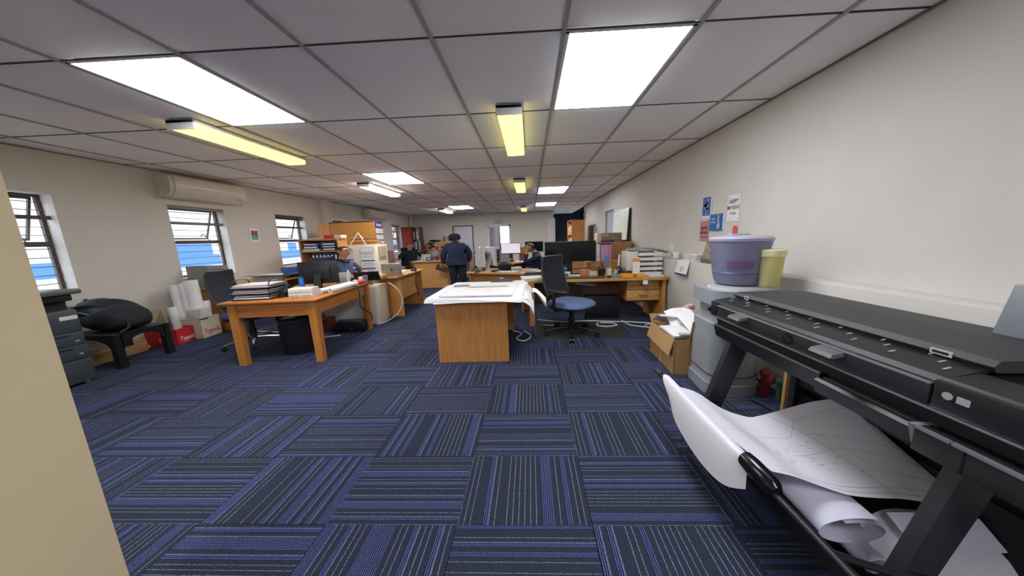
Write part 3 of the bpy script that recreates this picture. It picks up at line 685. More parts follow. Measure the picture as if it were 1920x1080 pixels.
def crumple(c, w, d, h, seed, bend=.5):
    rnd = random.Random(seed); ph = [rnd.uniform(0, 6) for _ in range(4)]
    def f(u, v):
        x, y = (u-.5)*w, (v-.5)*d
        z = h*(.5*math.sin(3*u+ph[0])*bend+.35*math.sin(4.5*v+ph[1])+.15*math.sin(9*u*v+ph[2]))
        return Vector((c[0]+x, c[1]+y, c[2]+z))
    return f
for i, (c, w_, d_, h_, tl, lb) in enumerate((((1.50, 2.92, .375), .26, .34, .012, (0, 0), 'flat white paper pile on top of the cardboard box'),
        ((1.62, 3.12, .45), .26, .3, .05, (-20, 35), 'crumpled white sheet curling out of the cardboard box'),
        ((1.54, 3.2, .42), .3, .24, .06, (15, -25), 'white sheet poking out of the far end of the cardboard box'),
        ((1.60, 2.92, .50), .14, .3, .04, (-55, 20), 'white paper bundle standing up in the cardboard box against the cooler'))):
    M = Matrix.Translation(c) @ Matrix.Rotation(R(tl[1]), 4, 'X') @ Matrix.Rotation(R(tl[0]), 4, 'Y')
    m_ = MB()
    for q in range(4 if i == 0 else 2):
        m_.sheet(crumple((0, 0, q*.006), w_, d_, h_, i), 10, 10)
    tag(obj('waste_paper', m_.xf(M), PAPER), lb, 'paper')
m_ = MB()
for q in range(5): m_.cyl((1.42+.001*q, 2.75+.001*q, .40+.007*q), (1.60, 2.72, .40+.007*q), .009, seg=8)
tag(obj('paper_roll', MB().cyl((1.42, 2.76, .405), (1.62, 2.74, .41), .022, seg=14), PAPER2), 'thin paper roll lying on the papers in the cardboard box', 'paper roll')
tag(obj('paper_wad', MB().sph((1.66, 3.05, .60), .05, .06, .025).sph((1.64, 2.99, .63), .03, .03, .02), mat('pink_white', '#d8a3a3', .7)), 'pink and red scrap of packaging on the waste paper', 'packaging')
# things under the plotter by the wall
b2 = thing('carton', 'tall brown carton standing under the plotter against the wall', 'box', (2.0, 1.86, 0), R(10))
obj('side', bx(-.02, .02, -.25, .25, 0, .42), CARD, b2); obj('side', bx(-.1, .1, .23, .25, 0, .42), CARD, b2); obj('seam', bx(-.022, -.019, -.003, .003, .02, .42), CARDIN, b2)
for i, (x, y, c, lb) in enumerate(((1.93, 2.34, '#8a2f38', 'dark red ball of cable ties under the plotter'), (1.99, 2.25, '#2f4a38', 'green bundle under the plotter'), (2.04, 2.15, '#b9b0a2', 'pale plug adaptor under the plotter'))):
    tag(obj('bundle', MB().sph((x, y, .2-.03*i), .045, .04, .035, 10, 8).sph((x+.03, y-.02, .16-.03*i), .04, .035, .05, 10, 8).box(x-.02, x+.03, y-.02, y+.02, 0, .17), mat('bundle%d' % i, c, .7)), lb, 'bundle')
tag(obj('floor_cable', MB().tube([(1.78, 2.26, .02), (1.86, 2.02, .015), (2.0, 1.85, .02), (2.06, 1.6, .02)], .012, 8), CHAR), 'thick dark cable on the carpet under the plotter', 'cable')

# ---------------------------------------------------------------- cards and bits on the right wall and ledge
def wall_card(y0, y1, z0, z1, label, name='greeting_card', m=PAPER, lean=0, cat='card'):
    t = thing(name, label, cat, (XR-.004, (y0+y1)/2, z0)); w_ = (y1-y0)/2
    obj('card_sheet', bx(-.003, 0, -w_, w_, 0, z1-z0), m, t); return t, w_, z1-z0
c1, w_, h_ = wall_card(3.86, 4.055, 1.54, 1.815, 'white edged card with a blue castle-like print pinned highest on the right wall')
rnd = random.Random(3)
obj('print', bx(-.005, -.002, -w_+.02, w_-.008, .035, h_-.008), mat('print_blue', '#3a62ae', .6, var=.5, scale=30), c1)
for i in range(14): obj('print_patch', bx(-.0062, -.004, *(lambda a, b: (a, a+b))(rnd.uniform(-w_+.03, w_-.06), rnd.uniform(.02, .05)), *(lambda a, b: (a, a+b))(rnd.uniform(.04, h_-.07), rnd.uniform(.02, .05))), mat(('pp_a', 'pp_b', 'pp_c')[i % 3], ('#27365f', '#8fa6d8', '#c7b6cf')[i % 3], .6), c1)
c2, w_, h_ = wall_card(3.355, 3.555, 1.478, 1.766, 'white card lettered HAPPY BIRTHDAY TO YOU pinned on the right wall')
for t_, s_, z_ in (('HAPPY', .072, .215), ('BIRTHDAY', .058, .150), ('To you', .044, .09)): lettering('lettering', t_, s_, SPRAY, c2, (-.0045, -.0, z_), '-x', font_sx=.72)
for yy, zz in ((-.07, .03), (.06, .025), (-.07, .265), (.07, .262)): obj('corner_dot', MB().cyl((-.003, yy, zz), (-.0045, yy, zz), .006, seg=8), INK, c2)
c3, w_, h_ = wall_card(3.60, 3.84, 1.385, 1.58, 'folded blue card with a white figure and script on the right wall')
obj('cover', bx(-.02, -.0025, -w_+.02, w_, 0, h_, M=Matrix.Rotation(R(2), 4, 'Z')), mat('card_blue', '#2064a8', .5, var=.1), c3)
lettering('lettering', 'happy\nbirthday', .042, mat('script_pale', '#b9d0e8', .6), c3, (-.024, .055, .12), '-x', font_sx=.8)
for a in ((-.06, -.035, .07, .17), (-.075, -.025, .02, .09), (-.05, -.03, .15, .185)): obj('figure', bx(-.0245, -.0205, a[0], a[1], a[2], a[3], bev=.003), mat('figure_grey', '#b8bcc6', .6), c3)
c4, w_, h_ = wall_card(3.89, 4.075, 1.25, 1.51, 'salmon pink HAPPY BIRTHDAY card lowest on the right wall', m=mat('card_salmon', '#b9817c', .6, var=.15, scale=14))
for t_, s_, z_ in (('HAPPY', .06, .165), ('BIRTHDAY', .045, .11)): lettering('lettering', t_, s_, SPRAY, c4, (-.0045, 0, z_), '-x', font_sx=.8)
obj('stripe', bx(-.005, -.002, -w_, w_, .05, .058), SPRAY, c4)
ph = thing('photo_print', 'mottled brown and green photograph leaning on the ledge by the tank', 'photograph', (2.19, 3.74, .988))
obj('photo_sheet', bx(-.002, .002, -.1, .1, 0, .27, M=Matrix.Rotation(R(14), 4, 'Y')), mat('photo_mottle', '#8f8272', .6, var=.75, scale=34), ph)
obj('photo_band', bx(-.004, .0, -.1, .1, .0, .05, M=Matrix.Rotation(R(14), 4, 'Y')), mat('photo_green', '#4f6247', .6), ph)
sp = thing('serviette_stack', 'small stack of white paper serviettes on the right wall ledge', 'paper stack', (2.19, 3.98, .986))
for i in range(5): obj('serviette', bx(-.07, .07, -.11, .11, .02*i, .02*i+.014, bev=.005, M=Matrix.Rotation(R(3*i), 4, 'Z')), PAPER, sp)
mg = thing('mug', 'white patterned mug on the right wall ledge', 'mug', (2.19, 4.50, .986))
obj('cup', MB().lathe([(.04, 0), (.052, .01), (.055, .1), (.05, .1), (.046, .012), (0, .008)], seg=20), WHITEP, mg)
obj('handle', MB().tube([(-.05, -.02, .085), (-.09, -.035, .075), (-.09, -.035, .035), (-.05, -.02, .022)], .007, 8), WHITEP, mg)
obj('pattern', MB().box(-.057, -.05, -.02, .02, .035, .07), INK, mg)
dc = thing('desk_calendar', 'white desk calendar hanging over the edge of the right wall ledge', 'calendar', (2.095, 4.06, .99))
Mx = Matrix.Rotation(R(12), 4, 'Y')
obj('page', bx(-.006, -.002, -.15, .15, -.2, 0, M=Mx), PAPER, dc); obj('base_strip', bx(-.008, -.003, -.15, .15, -.2, -.175, M=Mx), mat('cal_navy', '#2f3f66', .6), dc)
obj('ring_mark', MB().tube([(-.008, .0+.03*math.cos(t), -.11+.03*math.sin(t)) for t in [i*math.pi/6 for i in range(13)]], .003, 5, 0).xf(Mx), SPRAY, dc)
obj('top_flap', bx(0, .1, -.15, .15, 0, .004), PAPER, dc)
sk = thing('wall_socket', 'white plug socket on the right wall above the paper trays', 'socket', (XR, 4.85, 1.12))
obj('plate', bx(-.012, 0, -.08, .08, -.06, .06, bev=.004), WHITEP, sk); obj('switch', bx(-.018, -.01, -.05, -.02, .02, .045, bev=.002), WHITEP, sk)

# ================================================================ DESKS, CABINETS, CHAIRS
# left table with four square legs
lt = thing('wooden_table', 'orange wooden table with thick square legs on the left, trays and monitor on it', 'table', (-3.50, 3.06, 0), R(5))
TW, TD, TZ = 1.07, 1.46, .765
obj('tabletop', bx(0, TW, 0, TD, TZ-.022, TZ, bev=.004), PINEX, lt)
for x, y in ((.05, .05), (TW-.14, .05), (.05, TD-.14), (TW-.14, TD-.14)):
    m_ = MB().box(x, x+.095, y, y+.085, 0, TZ-.022)
    for v in m_.bm.verts:
        if v.co.z < .1: v.co.x += (x+.0475-v.co.x)*.16; v.co.y += (y+.0425-v.co.y)*.16
    obj('leg', m_, PINE, lt)
obj('apron', bx(.145, TW-.14, .065, .09, TZ-.19, TZ-.022), PINEX, lt); obj('apron', bx(.145, TW-.14, TD-.09, TD-.065, TZ-.19, TZ-.022), PINEX, lt)
obj('apron', bx(.065, .09, .15, TD-.15, TZ-.19, TZ-.022), PINEY, lt); obj('apron', bx(TW-.09, TW-.065, .15, TD-.15, TZ-.19, TZ-.022), PINEY, lt)
# middle desk under the plans
md = thing('plan_desk', 'oak veneer desk end in the middle of the room piled with plans', 'desk', (-.62, 3.12, 0))
obj('desktop', bx(-.50, .52, -.05, 1.25, .69, .718, bev=.004), OAKY, md)
obj('end_panel', bx(-.445, .352, 0, .025, 0, .69), OAK, md)
obj('end_panel', bx(-.44, .35, 1.16, 1.185, 0, .69), OAK, md)
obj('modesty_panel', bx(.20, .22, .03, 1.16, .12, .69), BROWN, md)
obj('side_rail', bx(-.42, -.40, .03, 1.16, .5, .69), OAKY, md)
# desk behind the left table
d2 = thing('panel_desk', 'oak desk with solid end panels holding the silver laptop', 'desk', (-2.80, 5.24, 0))
obj('desktop', bx(-.27, .44, -.16, 1.16, .735, .765, bev=.006), OAKY, d2)
obj('end_panel', bx(-.23, .42, 0, .025, 0, .735), OAK, d2); obj('end_panel', bx(-.23, .40, 1.05, 1.075, 0, .735), OAK, d2)
obj('modesty_panel', bx(.28, .30, .02, 1.05, .28, .735), OAKY, d2)
# far desk with broad front panel
d3 = thing('front_panel_desk', 'oak desk with a broad front panel beside the standing man', 'desk', (-2.92, 8.38, 0))
obj('desktop', bx(-.56, .60, -.06, .8, .765, .795, bev=.006), OAKX, d3)
obj('front_panel', bx(-.47, .50, 0, .022, .01, .765), OAKX, d3); obj('end_panel', bx(-.50, -.475, 0, .75, 0, .765), OAK, d3); obj('end_panel', bx(.48, .505, .03, .75, 0, .765), OAK, d3)
d7 = thing('small_desk', 'small oak desk end behind the standing man', 'desk', (-2.2, 10.2, 0))
obj('desktop', bx(-.5, .2, -.25, .6, .77, .80, bev=.005), OAKX, d7); obj('end_panel', bx(.1, .13, -.2, .55, 0, .77), OAK, d7); obj('end_panel', bx(-.45, -.42, -.2, .55, 0, .77), OAK, d7)
# desk with the white all-in-one computers
d4 = thing('computer_desk', 'oak desk with two white computers behind the plan pile', 'desk', (-1.25, 5.72, 0), R(-22))
obj('desktop', bx(-.02, 1.22, -.02, .78, .705, .74, bev=.008), OAKX, d4)
obj('front_panel', bx(.05, 1.15, .06, .08, .2, .705), wood('oak_red', '#9a6236', '#b37945', 'x'), d4); obj('end_panel', bx(.02, .045, .03, .75, 0, .705), OAK, d4); obj('end_panel', bx(1.15, 1.175, .03, .75, 0, .705), OAK, d4)
d5 = thing('screen_desk', 'far oak desk carrying the lit lilac screen', 'desk', (-.55, 7.45, 0))
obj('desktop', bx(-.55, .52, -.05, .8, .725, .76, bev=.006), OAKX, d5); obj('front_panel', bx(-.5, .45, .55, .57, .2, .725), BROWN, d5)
for x in (-.5, .44): obj('end_panel', bx(x, x+.025, 0, .75, 0, .725), OAK, d5)
# right-hand drawer desk
d6 = thing('drawer_desk', 'long oak desk with two drawers against the right wall', 'desk', (0, 4.45, 0))
obj('desktop', MB().prism([(-.08, -.02), (1.98, -.06), (2.06, -.03), (2.09, .03), (2.09, .8), (-.08, .8)], 'z', .685, .718), OAKX, d6)
obj('end_panel', bx(2.01, 2.06, .02, .76, 0, .685), OAK, d6); obj('leg', bx(-.03, .05, -.02, .04, 0, .685), OAK, d6); obj('end_panel', bx(-.02, .01, .04, .76, .3, .685), BROWN, d6)
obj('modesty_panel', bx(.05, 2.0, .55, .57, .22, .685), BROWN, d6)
pd = obj('pedestal', bx(1.50, 2.005, .12, .62, .335, .685), OAK, d6)
for z0, z1 in ((.515, .68), (.345, .505)):
    dw = obj('drawer', bx(1.495, 2.0, .095, .122, z0, z1, bev=.003), OAKX, d6)
    obj('drawer_handle', MB().tube([(1.69, .095, (z0+z1)/2+.005), (1.70, .068, (z0+z1)/2+.002), (1.72, .065, (z0+z1)/2), (1.75, .06, (z0+z1)/2+.014), (1.78, .065, (z0+z1)/2), (1.80, .068, (z0+z1)/2+.002), (1.81, .095, (z0+z1)/2+.005)], .007, 8), mat('bronze', '#7a6548', .35, metal=.6), dw)
# desk along the left wall under the window, with grey screen
d8 = thing('wall_desk', 'oak desk under the left window behind the mesh chair', 'desk', (-5.25, 4.58, 0))
obj('desktop', bx(-.38, .42, -.03, 2.0, .70, .73, bev=.005), OAKY, d8); obj('end_panel', bx(-.35, .38, 0, .025, 0, .70), wood('oak_shade', '#a8763a', '#bd8a4b'), d8); obj('end_panel', bx(-.35, .38, 1.9, 1.925, 0, .70), OAK, d8)
gs = thing('desk_screen', 'grey fabric desk divider in front of the left window', 'divider', (-5.25, 4.60, .732))
obj('panel', bx(-.39, .31, -.015, .015, 0, .365, bev=.006), mat('grey_fabric', '#8f948c', .9, var=.06, scale=120), gs)
nt_ = obj('pinned_sheet', bx(.0, .29, -.019, -.0155, .19, .335), PAPER2, gs); obj('sheet_header', bx(.01, .28, -.021, -.0185, .29, .325), INK, nt_)
# open bookshelf of lying binders
bs = thing('open_bookshelf', 'open oak bookshelf with lying blue binders behind the seated man', 'bookshelf', (-4.50, 6.15, 0))
for a in ((-.43, -.405, 0, .32, 0, 1.49), (.405, .43, 0, .32, 0, 1.49)): obj('side_panel', bx(*a), OAK, bs)
for z in (1.465, 1.215, .9, .55, .05): obj('shelf', bx(-.405, .405, .005, .315, z, z+.025), OAKX, bs)
obj('back_panel', bx(-.405, .405, .305, .318, .05, 1.46), BROWN, bs)
# big orange cupboard with its back towards us
oc = thing('orange_cupboard', 'tall orange veneer cupboard standing behind the bookshelf', 'cupboard', (-4.36, 7.22, 0))
obj('back_panel', bx(-.58, .55, 0, .02, 0, 1.9), wood('orange_veneer', '#c08438', '#d29a4c', 'x'), oc); obj('side_panel', bx(.53, .56, .02, .42, 0, 1.9), PINE, oc); obj('side_panel', bx(-.58, -.555, .02, .42, 0, 1.9), PINE, oc)
obj('top_panel', bx(-.58, .56, 0, .42, 1.88, 1.905), OAKX, oc); obj('open_door', bx(-.26, 0, -.012, .012, .3, 1.88, M=Matrix.Translation((-.585, .0, 0)) @ Matrix.Rotation(R(12), 4, 'Z')), wood('salmon_veneer', '#cf9660', '#dba873'), oc)
# cream steel cabinet hung with calendars
cc = thing('cream_cabinet', 'cream steel cabinet hung with calendars behind the seated man', 'cabinet', (-3.73, 6.36, 0))
obj('body', bx(-.33, .36, 0, .5, 0, 1.33, bev=.006), CREAM, cc); obj('side_plate', bx(.358, .366, .06, .44, .98, 1.29), mat('beige_plate', '#bfae88', .5), cc)
obj('vent', bx(.364, .369, .12, .38, .99, 1.07), mat('vent_brown', '#9b8a66', .6), cc)
lp = thing('low_cupboard', 'low oak cupboard behind the big monitor holding ring binders', 'cupboard', (1.47, 5.75, 0))
obj('body', bx(-.36, .32, 0, .35, 0, .84, bev=.004), OAK, lp); obj('top_panel', bx(-.38, .33, -.02, .36, .84, .865), OAKX, lp)
rc = thing('oak_cupboard', 'oak cupboard in front of the whiteboard with boxes on top', 'cupboard', (1.86, 6.55, 0))
obj('body', bx(-.36, .36, 0, .5, 0, 1.19), OAK, rc); obj('top_panel', bx(-.37, .37, -.015, .51, 1.19, 1.215), OAKX, rc)
for x0 in (-.355, .003): dd = obj('door', bx(x0, x0+.352, -.016, 0, .05, 1.18), wood('oak_dull', '#a77a47', '#b98a55'), rc); obj('knob', MB().sph((x0+(.32 if x0 < 0 else .03), -.028, .7), .012, u=8, v=6), CHROME, dd)
br = thing('far_bookcase', 'oak bookcase with red books at the far end of the right wall', 'bookcase', (1.70, 10.5, 0))
obj('side_panel', bx(-.22, .24, 0, .03, 0, 1.9), OAK, br); obj('side_panel', bx(-.22, .24, 1.17, 1.2, 0, 1.9), OAK, br); obj('top_panel', bx(-.22, .24, 0, 1.2, 1.9, 1.93), wood('cherry', '#a0503c', '#b5604a', 'y'), br); obj('back_panel', bx(.22, .24, .03, 1.17, .05, 1.9), OAK, br)
for z in (.05, .5, .95, 1.4): obj('shelf', bx(-.21, .22, .03, 1.17, z, z+.025), OAKY, br)
k = 0; cnt = {}; ORD = 'first second third fourth fifth sixth seventh eighth ninth tenth eleventh twelfth thirteenth fourteenth fifteenth sixteenth seventeenth eighteenth'.split()
for z in (.975, 1.425):
    y = 10.56
    while y < 11.55:
        wdt = random.choice((.06, .08, .1)); c = ('#a33c35', '#c8b23f', '#b9433c', '#d8d2c4')[k % 4]
        b = obj('book', bx(-.13, .13, 0, wdt-.006, 0, .30+random.uniform(-.05, .06), bev=.003), mat('book'+c, c, .6)); b.location = (1.63, y, z+.001)
        cnt[z] = cnt.get(z, 0)+1
        tag(b, '%s file, %s from the front on the %s shelf of the far bookcase' % (('red', 'yellow', 'brick red', 'white')[k % 4], ORD[cnt[z]-1], 'lower' if z < 1.2 else 'upper'), 'book', 'files on the far oak bookcase'); k += 1; y += wdt+.004
# far left: red cupboard, binder shelf, low cabinet with boxes
rd = thing('red_cupboard', 'tall red cupboard against the far left wall', 'cupboard', (-5.42, 12.98, 0))
obj('body', bx(-.22, .2, 0, .5, 0, 1.98), mat('red_lacquer', '#a8402f', .5, var=.08), rd); obj('door', bx(-.21, .19, -.02, 0, .05, 1.96), MATS['red_lacquer'], rd); obj('top_panel', bx(-.225, .205, -.02, .5, 1.98, 2.0), mat('dark_cherry', '#5a2b28', .5), rd)
sh = thing('binder_shelf', 'dark open shelf packed with lever arch files in the far left corner', 'shelf', (-5.03, 13.05, 0))
for x in (-.17, .15): obj('side_panel', bx(x, x+.02, 0, .4, 0, 1.98), MATS['dark_cherry'], sh)
for z in (.05, .55, .98, 1.42, 1.95): obj('shelf', bx(-.15, .15, 0, .4, z, z+.025), MATS['dark_cherry'], sh)
for iz, z in enumerate((.575, 1.005, 1.445)):
    for i in range(4):
        c = ('#dfe0e2', '#6f97a8', '#8fb0bb', '#2b3140')[(i+iz) % 4]
        b = obj('lever_arch_file', bx(-.033, .033, 0, .28, 0, .33, bev=.004), mat('file'+c, c, .6)); b.location = (-5.03-.11+.073*i, 13.07, z+.001)
        tag(b, '%s arch file, %s on the %s shelf of the far corner unit' % (('white', 'teal', 'pale teal', 'black')[(i+iz) % 4], ('leftmost', 'second from left', 'third from left', 'rightmost')[i], ('lowest', 'middle', 'top')[iz]), 'file', 'lever arch files in the far left corner')
lc = thing('low_cabinet', 'low timber cabinet against the back wall behind the woman', 'cabinet', (-4.2, 13.7, 0))
obj('body', bx(-.65, .62, 0, .42, 0, 1.28), OAK, lc); obj('top_panel', bx(-.67, .64, -.02, .42, 1.28, 1.31), mat('pale_top', '#c9bda6', .6), lc)
for x0 in (-.62, -.01): obj('door', bx(x0, x0+.58, -.018, 0, .06, .95), wood('oak_dull2', '#8f6e4c', '#a58059'), lc); obj('cubby', bx(x0+.05, x0+.53, -.01, .0, 1.0, 1.1), SPRAY, lc)
for x, w_, h_, c, lb in ((-3.78, .30, .26, '#8a7a63', 'worn brown carton on the low cabinet, nearer the corner'), (-3.42, .30, .30, '#a4875c', 'tan carton on the low cabinet beside the doorway')):
    b = thing('carton', lb, 'box', (x-.1, 13.9, 1.312)); obj('carton_body', bx(-w_/2, w_/2, -.14, .14, 0, h_, bev=.004), mat('carton'+c, c, .8, var=.15), b); obj('tape', bx(-.03, .03, -.142, -.139, 0, h_), MATS['tape'], b)
tag(obj('folded_bag', MB().sph((-4.55, 13.88, 1.36), .22, .12, .05).sph((-4.35, 13.9, 1.35), .15, .1, .04), DARKCL), 'dark bag slumped on the low cabinet by the back wall', 'bag')

# ---------------------------------------------------------------- office chairs
def office_chair(name, label, loc, rz, seat_m=SEATB, back_m=MESHB, sz=.47, s=1.0, arms=True, back_h=.58, metal=BLACK):
    """faces local +x"""
    t = thing(name, label, 'chair', loc, rz); t.scale = (s, s, 1)
    def seat(u, v):
        a = 2*math.pi*v; rr = u; x = .265*rr*math.copysign(abs(math.cos(a))**.7, math.cos(a)); y = .255*rr*math.copysign(abs(math.sin(a))**.7, math.sin(a))
        return x, y
    m = MB(); n = 36; rings = []
    for rr, z in ((.0, sz+.045), (.55, sz+.045), (.86, sz+.035), (.97, sz+.012), (1.0, sz-.012), (.95, sz-.035), (.8, sz-.045), (0, sz-.045)):
        rings.append([m.bm.verts.new((*seat(max(rr, .002), k/n), z)) for k in range(n)])
    for i in range(len(rings)-1):
        for k in range(n): m.bm.faces.new((rings[i][k], rings[i][(k+1) % n], rings[i+1][(k+1) % n], rings[i+1][k]))
    obj('seat', m, seat_m, t)
    obj('seat_plate', MB().box(-.2, .2, -.19, .19, sz-.075, sz-.043, bev=.02), BLACK, t)
    def bk(off):
        def f(u, v):
            y = (v-.5)*(.44-.05*u); z = sz+.12+back_h*u; x = -.235-.05*math.sin(u*2.6)-.06*u+.05*(2*v-1)**2+off
            return Vector((x, y, z))
        return f
    obj('backrest', MB().sheet(bk(0), 14, 10, .018), back_m, t)
    fr = [bk(0)(0, i/6) for i in range(7)]+[bk(0)(i/8, 1) for i in range(1, 9)]+[bk(0)(1, 1-i/6) for i in range(1, 7)]+[bk(0)(1-i/8, 0) for i in range(1, 9)]
    obj('back_frame', MB().tube(fr, .014, 8, 2), CHAR, t)
    obj('back_spine', MB().tube([(-.05, 0, sz-.06), (-.22, 0, sz-.05), (-.30, 0, sz+.10), (-.325, 0, sz+.35)], .022, 8), BLACK, t)
    if arms:
        for sgn in (-1, 1):
            a = obj('armrest', MB().box(-.14, .15, sgn*.29-.035, sgn*.29+.035, sz+.20, sz+.225, bev=.01), CHAR, t)
            obj('arm_post', MB().tube([(-.0, sgn*.18, sz-.05), (-.03, sgn*.29, sz-.03), (-.03, sgn*.295, sz+.2)], .02, 8), BLACK, a)
    obj('gas_column', MB().cyl((0, 0, .09), (0, 0, sz-.07), .028, seg=14).cyl((0, 0, .10), (0, 0, .24), .04, seg=14), BLACK, t)
    hubo = obj('base_hub', MB().cyl((0, 0, .075), (0, 0, .125), .05, seg=14), metal, t)
    for i in range(5):
        a = 2*math.pi*i/5+.3; c, s_ = math.cos(a), math.sin(a)
        lg_ = obj('base_leg', MB().tube([(c*.03, s_*.03, .105), (c*.18, s_*.18, .095), (c*.31, s_*.31, .07)], lambda q: .024-.008*q, 8), metal, t)
        px, py = c*.31, s_*.31
        obj('caster', MB().cyl((px-s_*.028, py+c*.028, .028), (px-s_*.006, py+c*.006, .028), .028, seg=14).cyl((px+s_*.006, py-c*.006, .028), (px+s_*.028, py-c*.028, .028), .028, seg=14).cyl((px, py, .03), (px, py, .07), .01, seg=8), BLACK, lg_)
    return t
office_chair('office_chair', 'black mesh office chair with round blue seat on the right', (.56, 4.02, .004), R(-42), s=1.17, back_h=.52, sz=.45)
office_chair('office_chair', 'black mesh office chair behind the wooden table on the left', (-3.98, 3.88, 0), R(8), seat_m=mat('navy_seat', '#2c3a5e', .9), s=1.05, sz=.46, back_h=.48, arms=False, metal=CHROME)
office_chair('office_chair', 'dark blue chair under the seated man in glasses', (-3.62, 5.33, 0), R(-14), seat_m=NAVY, back_m=NAVY, s=1.1, sz=.46, back_h=.55, arms=False)
office_chair('office_chair', 'black mesh chair of the man in the black jersey', (-3.93, 9.5, 0), R(-58), s=1.1, sz=.46, back_h=.58)
office_chair('office_chair', 'black chair of the woman in the patterned top', (-3.40, 10.0, 0), R(-6), seat_m=DARKCL, back_m=DARKCL, s=1.0, sz=.46, back_h=.45, arms=False)
office_chair('office_chair', 'tall black mesh chair of the man resting his head', (.30, 6.86, 0), R(184), s=1.05, sz=.40, back_h=.60, arms=False)
pj = thing('pink_jacket_chair', 'pink upholstered chair back beside the man in the black jersey', 'chair', (-4.35, 8.75, 0), R(-40))
obj('backrest', MB().box(-.05, .05, -.25, .25, .55, 1.12, bev=.04), mat('dusty_pink', '#a8797c', .9, var=.12, scale=60), pj); obj('seat', bx(-.05, .42, -.25, .25, .42, .52, bev=.03), MATS['dusty_pink'], pj)
for x, y in ((-.03, -.2), (-.03, .2), (.37, -.2), (.37, .2)): obj('leg', MB().cyl((x, y, 0), (x, y, .43), .018), BLACK, pj)
# chair mat
mt = tag(obj('chair_mat', MB().prism([(.06, 3.86), (1.33, 3.84), (1.30, 4.45), (.06, 4.47)], 'z', .0005, .004), clear('smoky_mat', '#55564a', .55, .3)), 'smoky clear plastic chair mat under the blue seated office chair', 'chair mat')

# ---------------------------------------------------------------- left side floor things
# copier
cp_ = thing('photocopier', 'tall dark grey photocopier behind the partition on the left', 'photocopier', (-5.06, 2.36, 0))
CPD = mat('copier_grey', '#3a4045', .45, var=.03); CPL = mat('copier_top', '#4b514f', .4)
obj('base_cabinet', bx(-.3, .31, -.44, .465, .03, .268, bev=.006), CPD, cp_)
bdy = obj('body', bx(-.3, .30, -.44, .46, .27, .80, bev=.012), CPD, cp_)
for z0, z1 in ((.29, .42), (.43, .56)):
    dw = obj('paper_drawer', bx(.29, .306, -.43, .458, z0, z1, bev=.003), CPD, cp_); obj('drawer_grip', bx(.304, .309, .2, .36, z1-.03, z1-.015), BLACK, dw); obj('drawer_mark', bx(.304, .3085, .39, .42, z0+.03, z0+.05), GREYP, dw)
obj('front_door', bx(.29, .306, -.43, .458, .57, .79, bev=.003), CPD, cp_); obj('sticker', bx(.305, .308, .33, .45, .70, .74), mat('sticker', '#c9c6c4', .6), cp_)
obj('output_gap', bx(-.25, .24, -.40, .44, .80, .90), BLACK, cp_)
obj('scanner', bx(-.3, .30, -.44, .46, .89, .96, bev=.012), BLACK, cp_)
obj('lid', bx(-.30, .36, -.44, .50, .96, 1.01, bev=.014, M=Matrix.Rotation(R(0), 4, 'Y')), CPL, cp_)
for x, y in ((.26, .42), (.26, -.4), (-.25, .42), (-.25, -.4)): obj('caster', MB().cyl((x, y-.012, .02), (x, y+.012, .02), .02, seg=10), WHITEP, cp_)
# plastic stool with backpack
stl = thing('plastic_stool', 'black plastic side table under the backpack', 'stool', (-5.19, 3.36, 0))
obj('top', bx(-.33, .33, -.27, .27, .395, .42, bev=.01), BLACK, stl)
for sx_, sy_ in ((-1, -1), (1, -1), (1, 1), (-1, 1)):
    obj('leg', MB().prism([(-.035, -.035), (.035, -.035), (.035, .035), (-.035, .035)], 'z', 0, .40).xf(Matrix.Translation((sx_*.29, sy_*.235, 0)) @ Matrix.Shear('XY', 4, (0, 0))), BLACK, stl)
def arch(a0, a1, ax):
    n = 12; pts = [(a0, .40), (a0, .24)]
    for i in range(n+1):
        t = i/n; pts.append((lerp(a0+.02, a1-.02, t), .24+.12*math.sin(math.pi*t)**.6))
    pts += [(a1, .24), (a1, .40)]; return pts
for yy in (-.262, .255): obj('arch_apron', MB().prism(arch(-.27, .27, 0), 'y', yy, yy+.01), BLACK, stl)
for xx in (-.325, .315): obj('arch_apron', MB().prism(arch(-.21, .21, 0), 'x', xx, xx+.01), BLACK, stl)
bp_ = thing('backpack', 'black backpack lying on the plastic side table', 'backpack', (-5.22, 3.36, .42))
CL = mat('backpack_nylon', '#191c24', .75, bump=.25, scale=40, var=.15)
def bag(u, v):
    a = 2*math.pi*v; t = u*2-1; k = (1-abs(t)**3.2)**.45
    y = .21*k*math.copysign(abs(math.cos(a))**.75, math.cos(a)); z = .155*k*math.copysign(abs(math.sin(a))**.75, math.sin(a))
    hgt = .225-.095*(t+1)/2-.03*max(0, t)
    return Vector((.35*t+.04, y*(1+.08*math.sin(5*t)), hgt+z*hgt/.155*.98+.012*math.sin(9*t+2*a)*k))
m = MB(); nu, nv = 24, 28; g = [[m.bm.verts.new(bag(.006+.988*i/nu, j/nv)) for j in range(nv)] for i in range(nu+1)]
for i in range(nu):
    for j in range(nv): m.bm.faces.new((g[i][j], g[i][(j+1) % nv], g[i+1][(j+1) % nv], g[i+1][j]))
m.bm.faces.new(g[0][::-1]); m.bm.faces.new(g[-1]); obj('main_bag', m, CL, bp_)
obj('front_pocket', MB().sph((.02, -.14, .14), .22, .09, .10), CL, bp_)
obj('zip', MB().tube([(-.2, -.17, .27), (0, -.20, .235), (.18, -.19, .17), (.27, -.12, .12)], .006, 6), GREYP, bp_)
obj('strap', MB().tube([(.28, -.10, .16), (.36, -.12, .13), (.40, -.15, .06), (.38, -.22, .016)], .014, 8), CL, bp_)
obj('strap', MB().tube([(.1, -.10, .30), (-.08, -.17, .33), (-.24, -.2, .26), (-.30, -.2, .05)], .018, 8), CL, bp_)
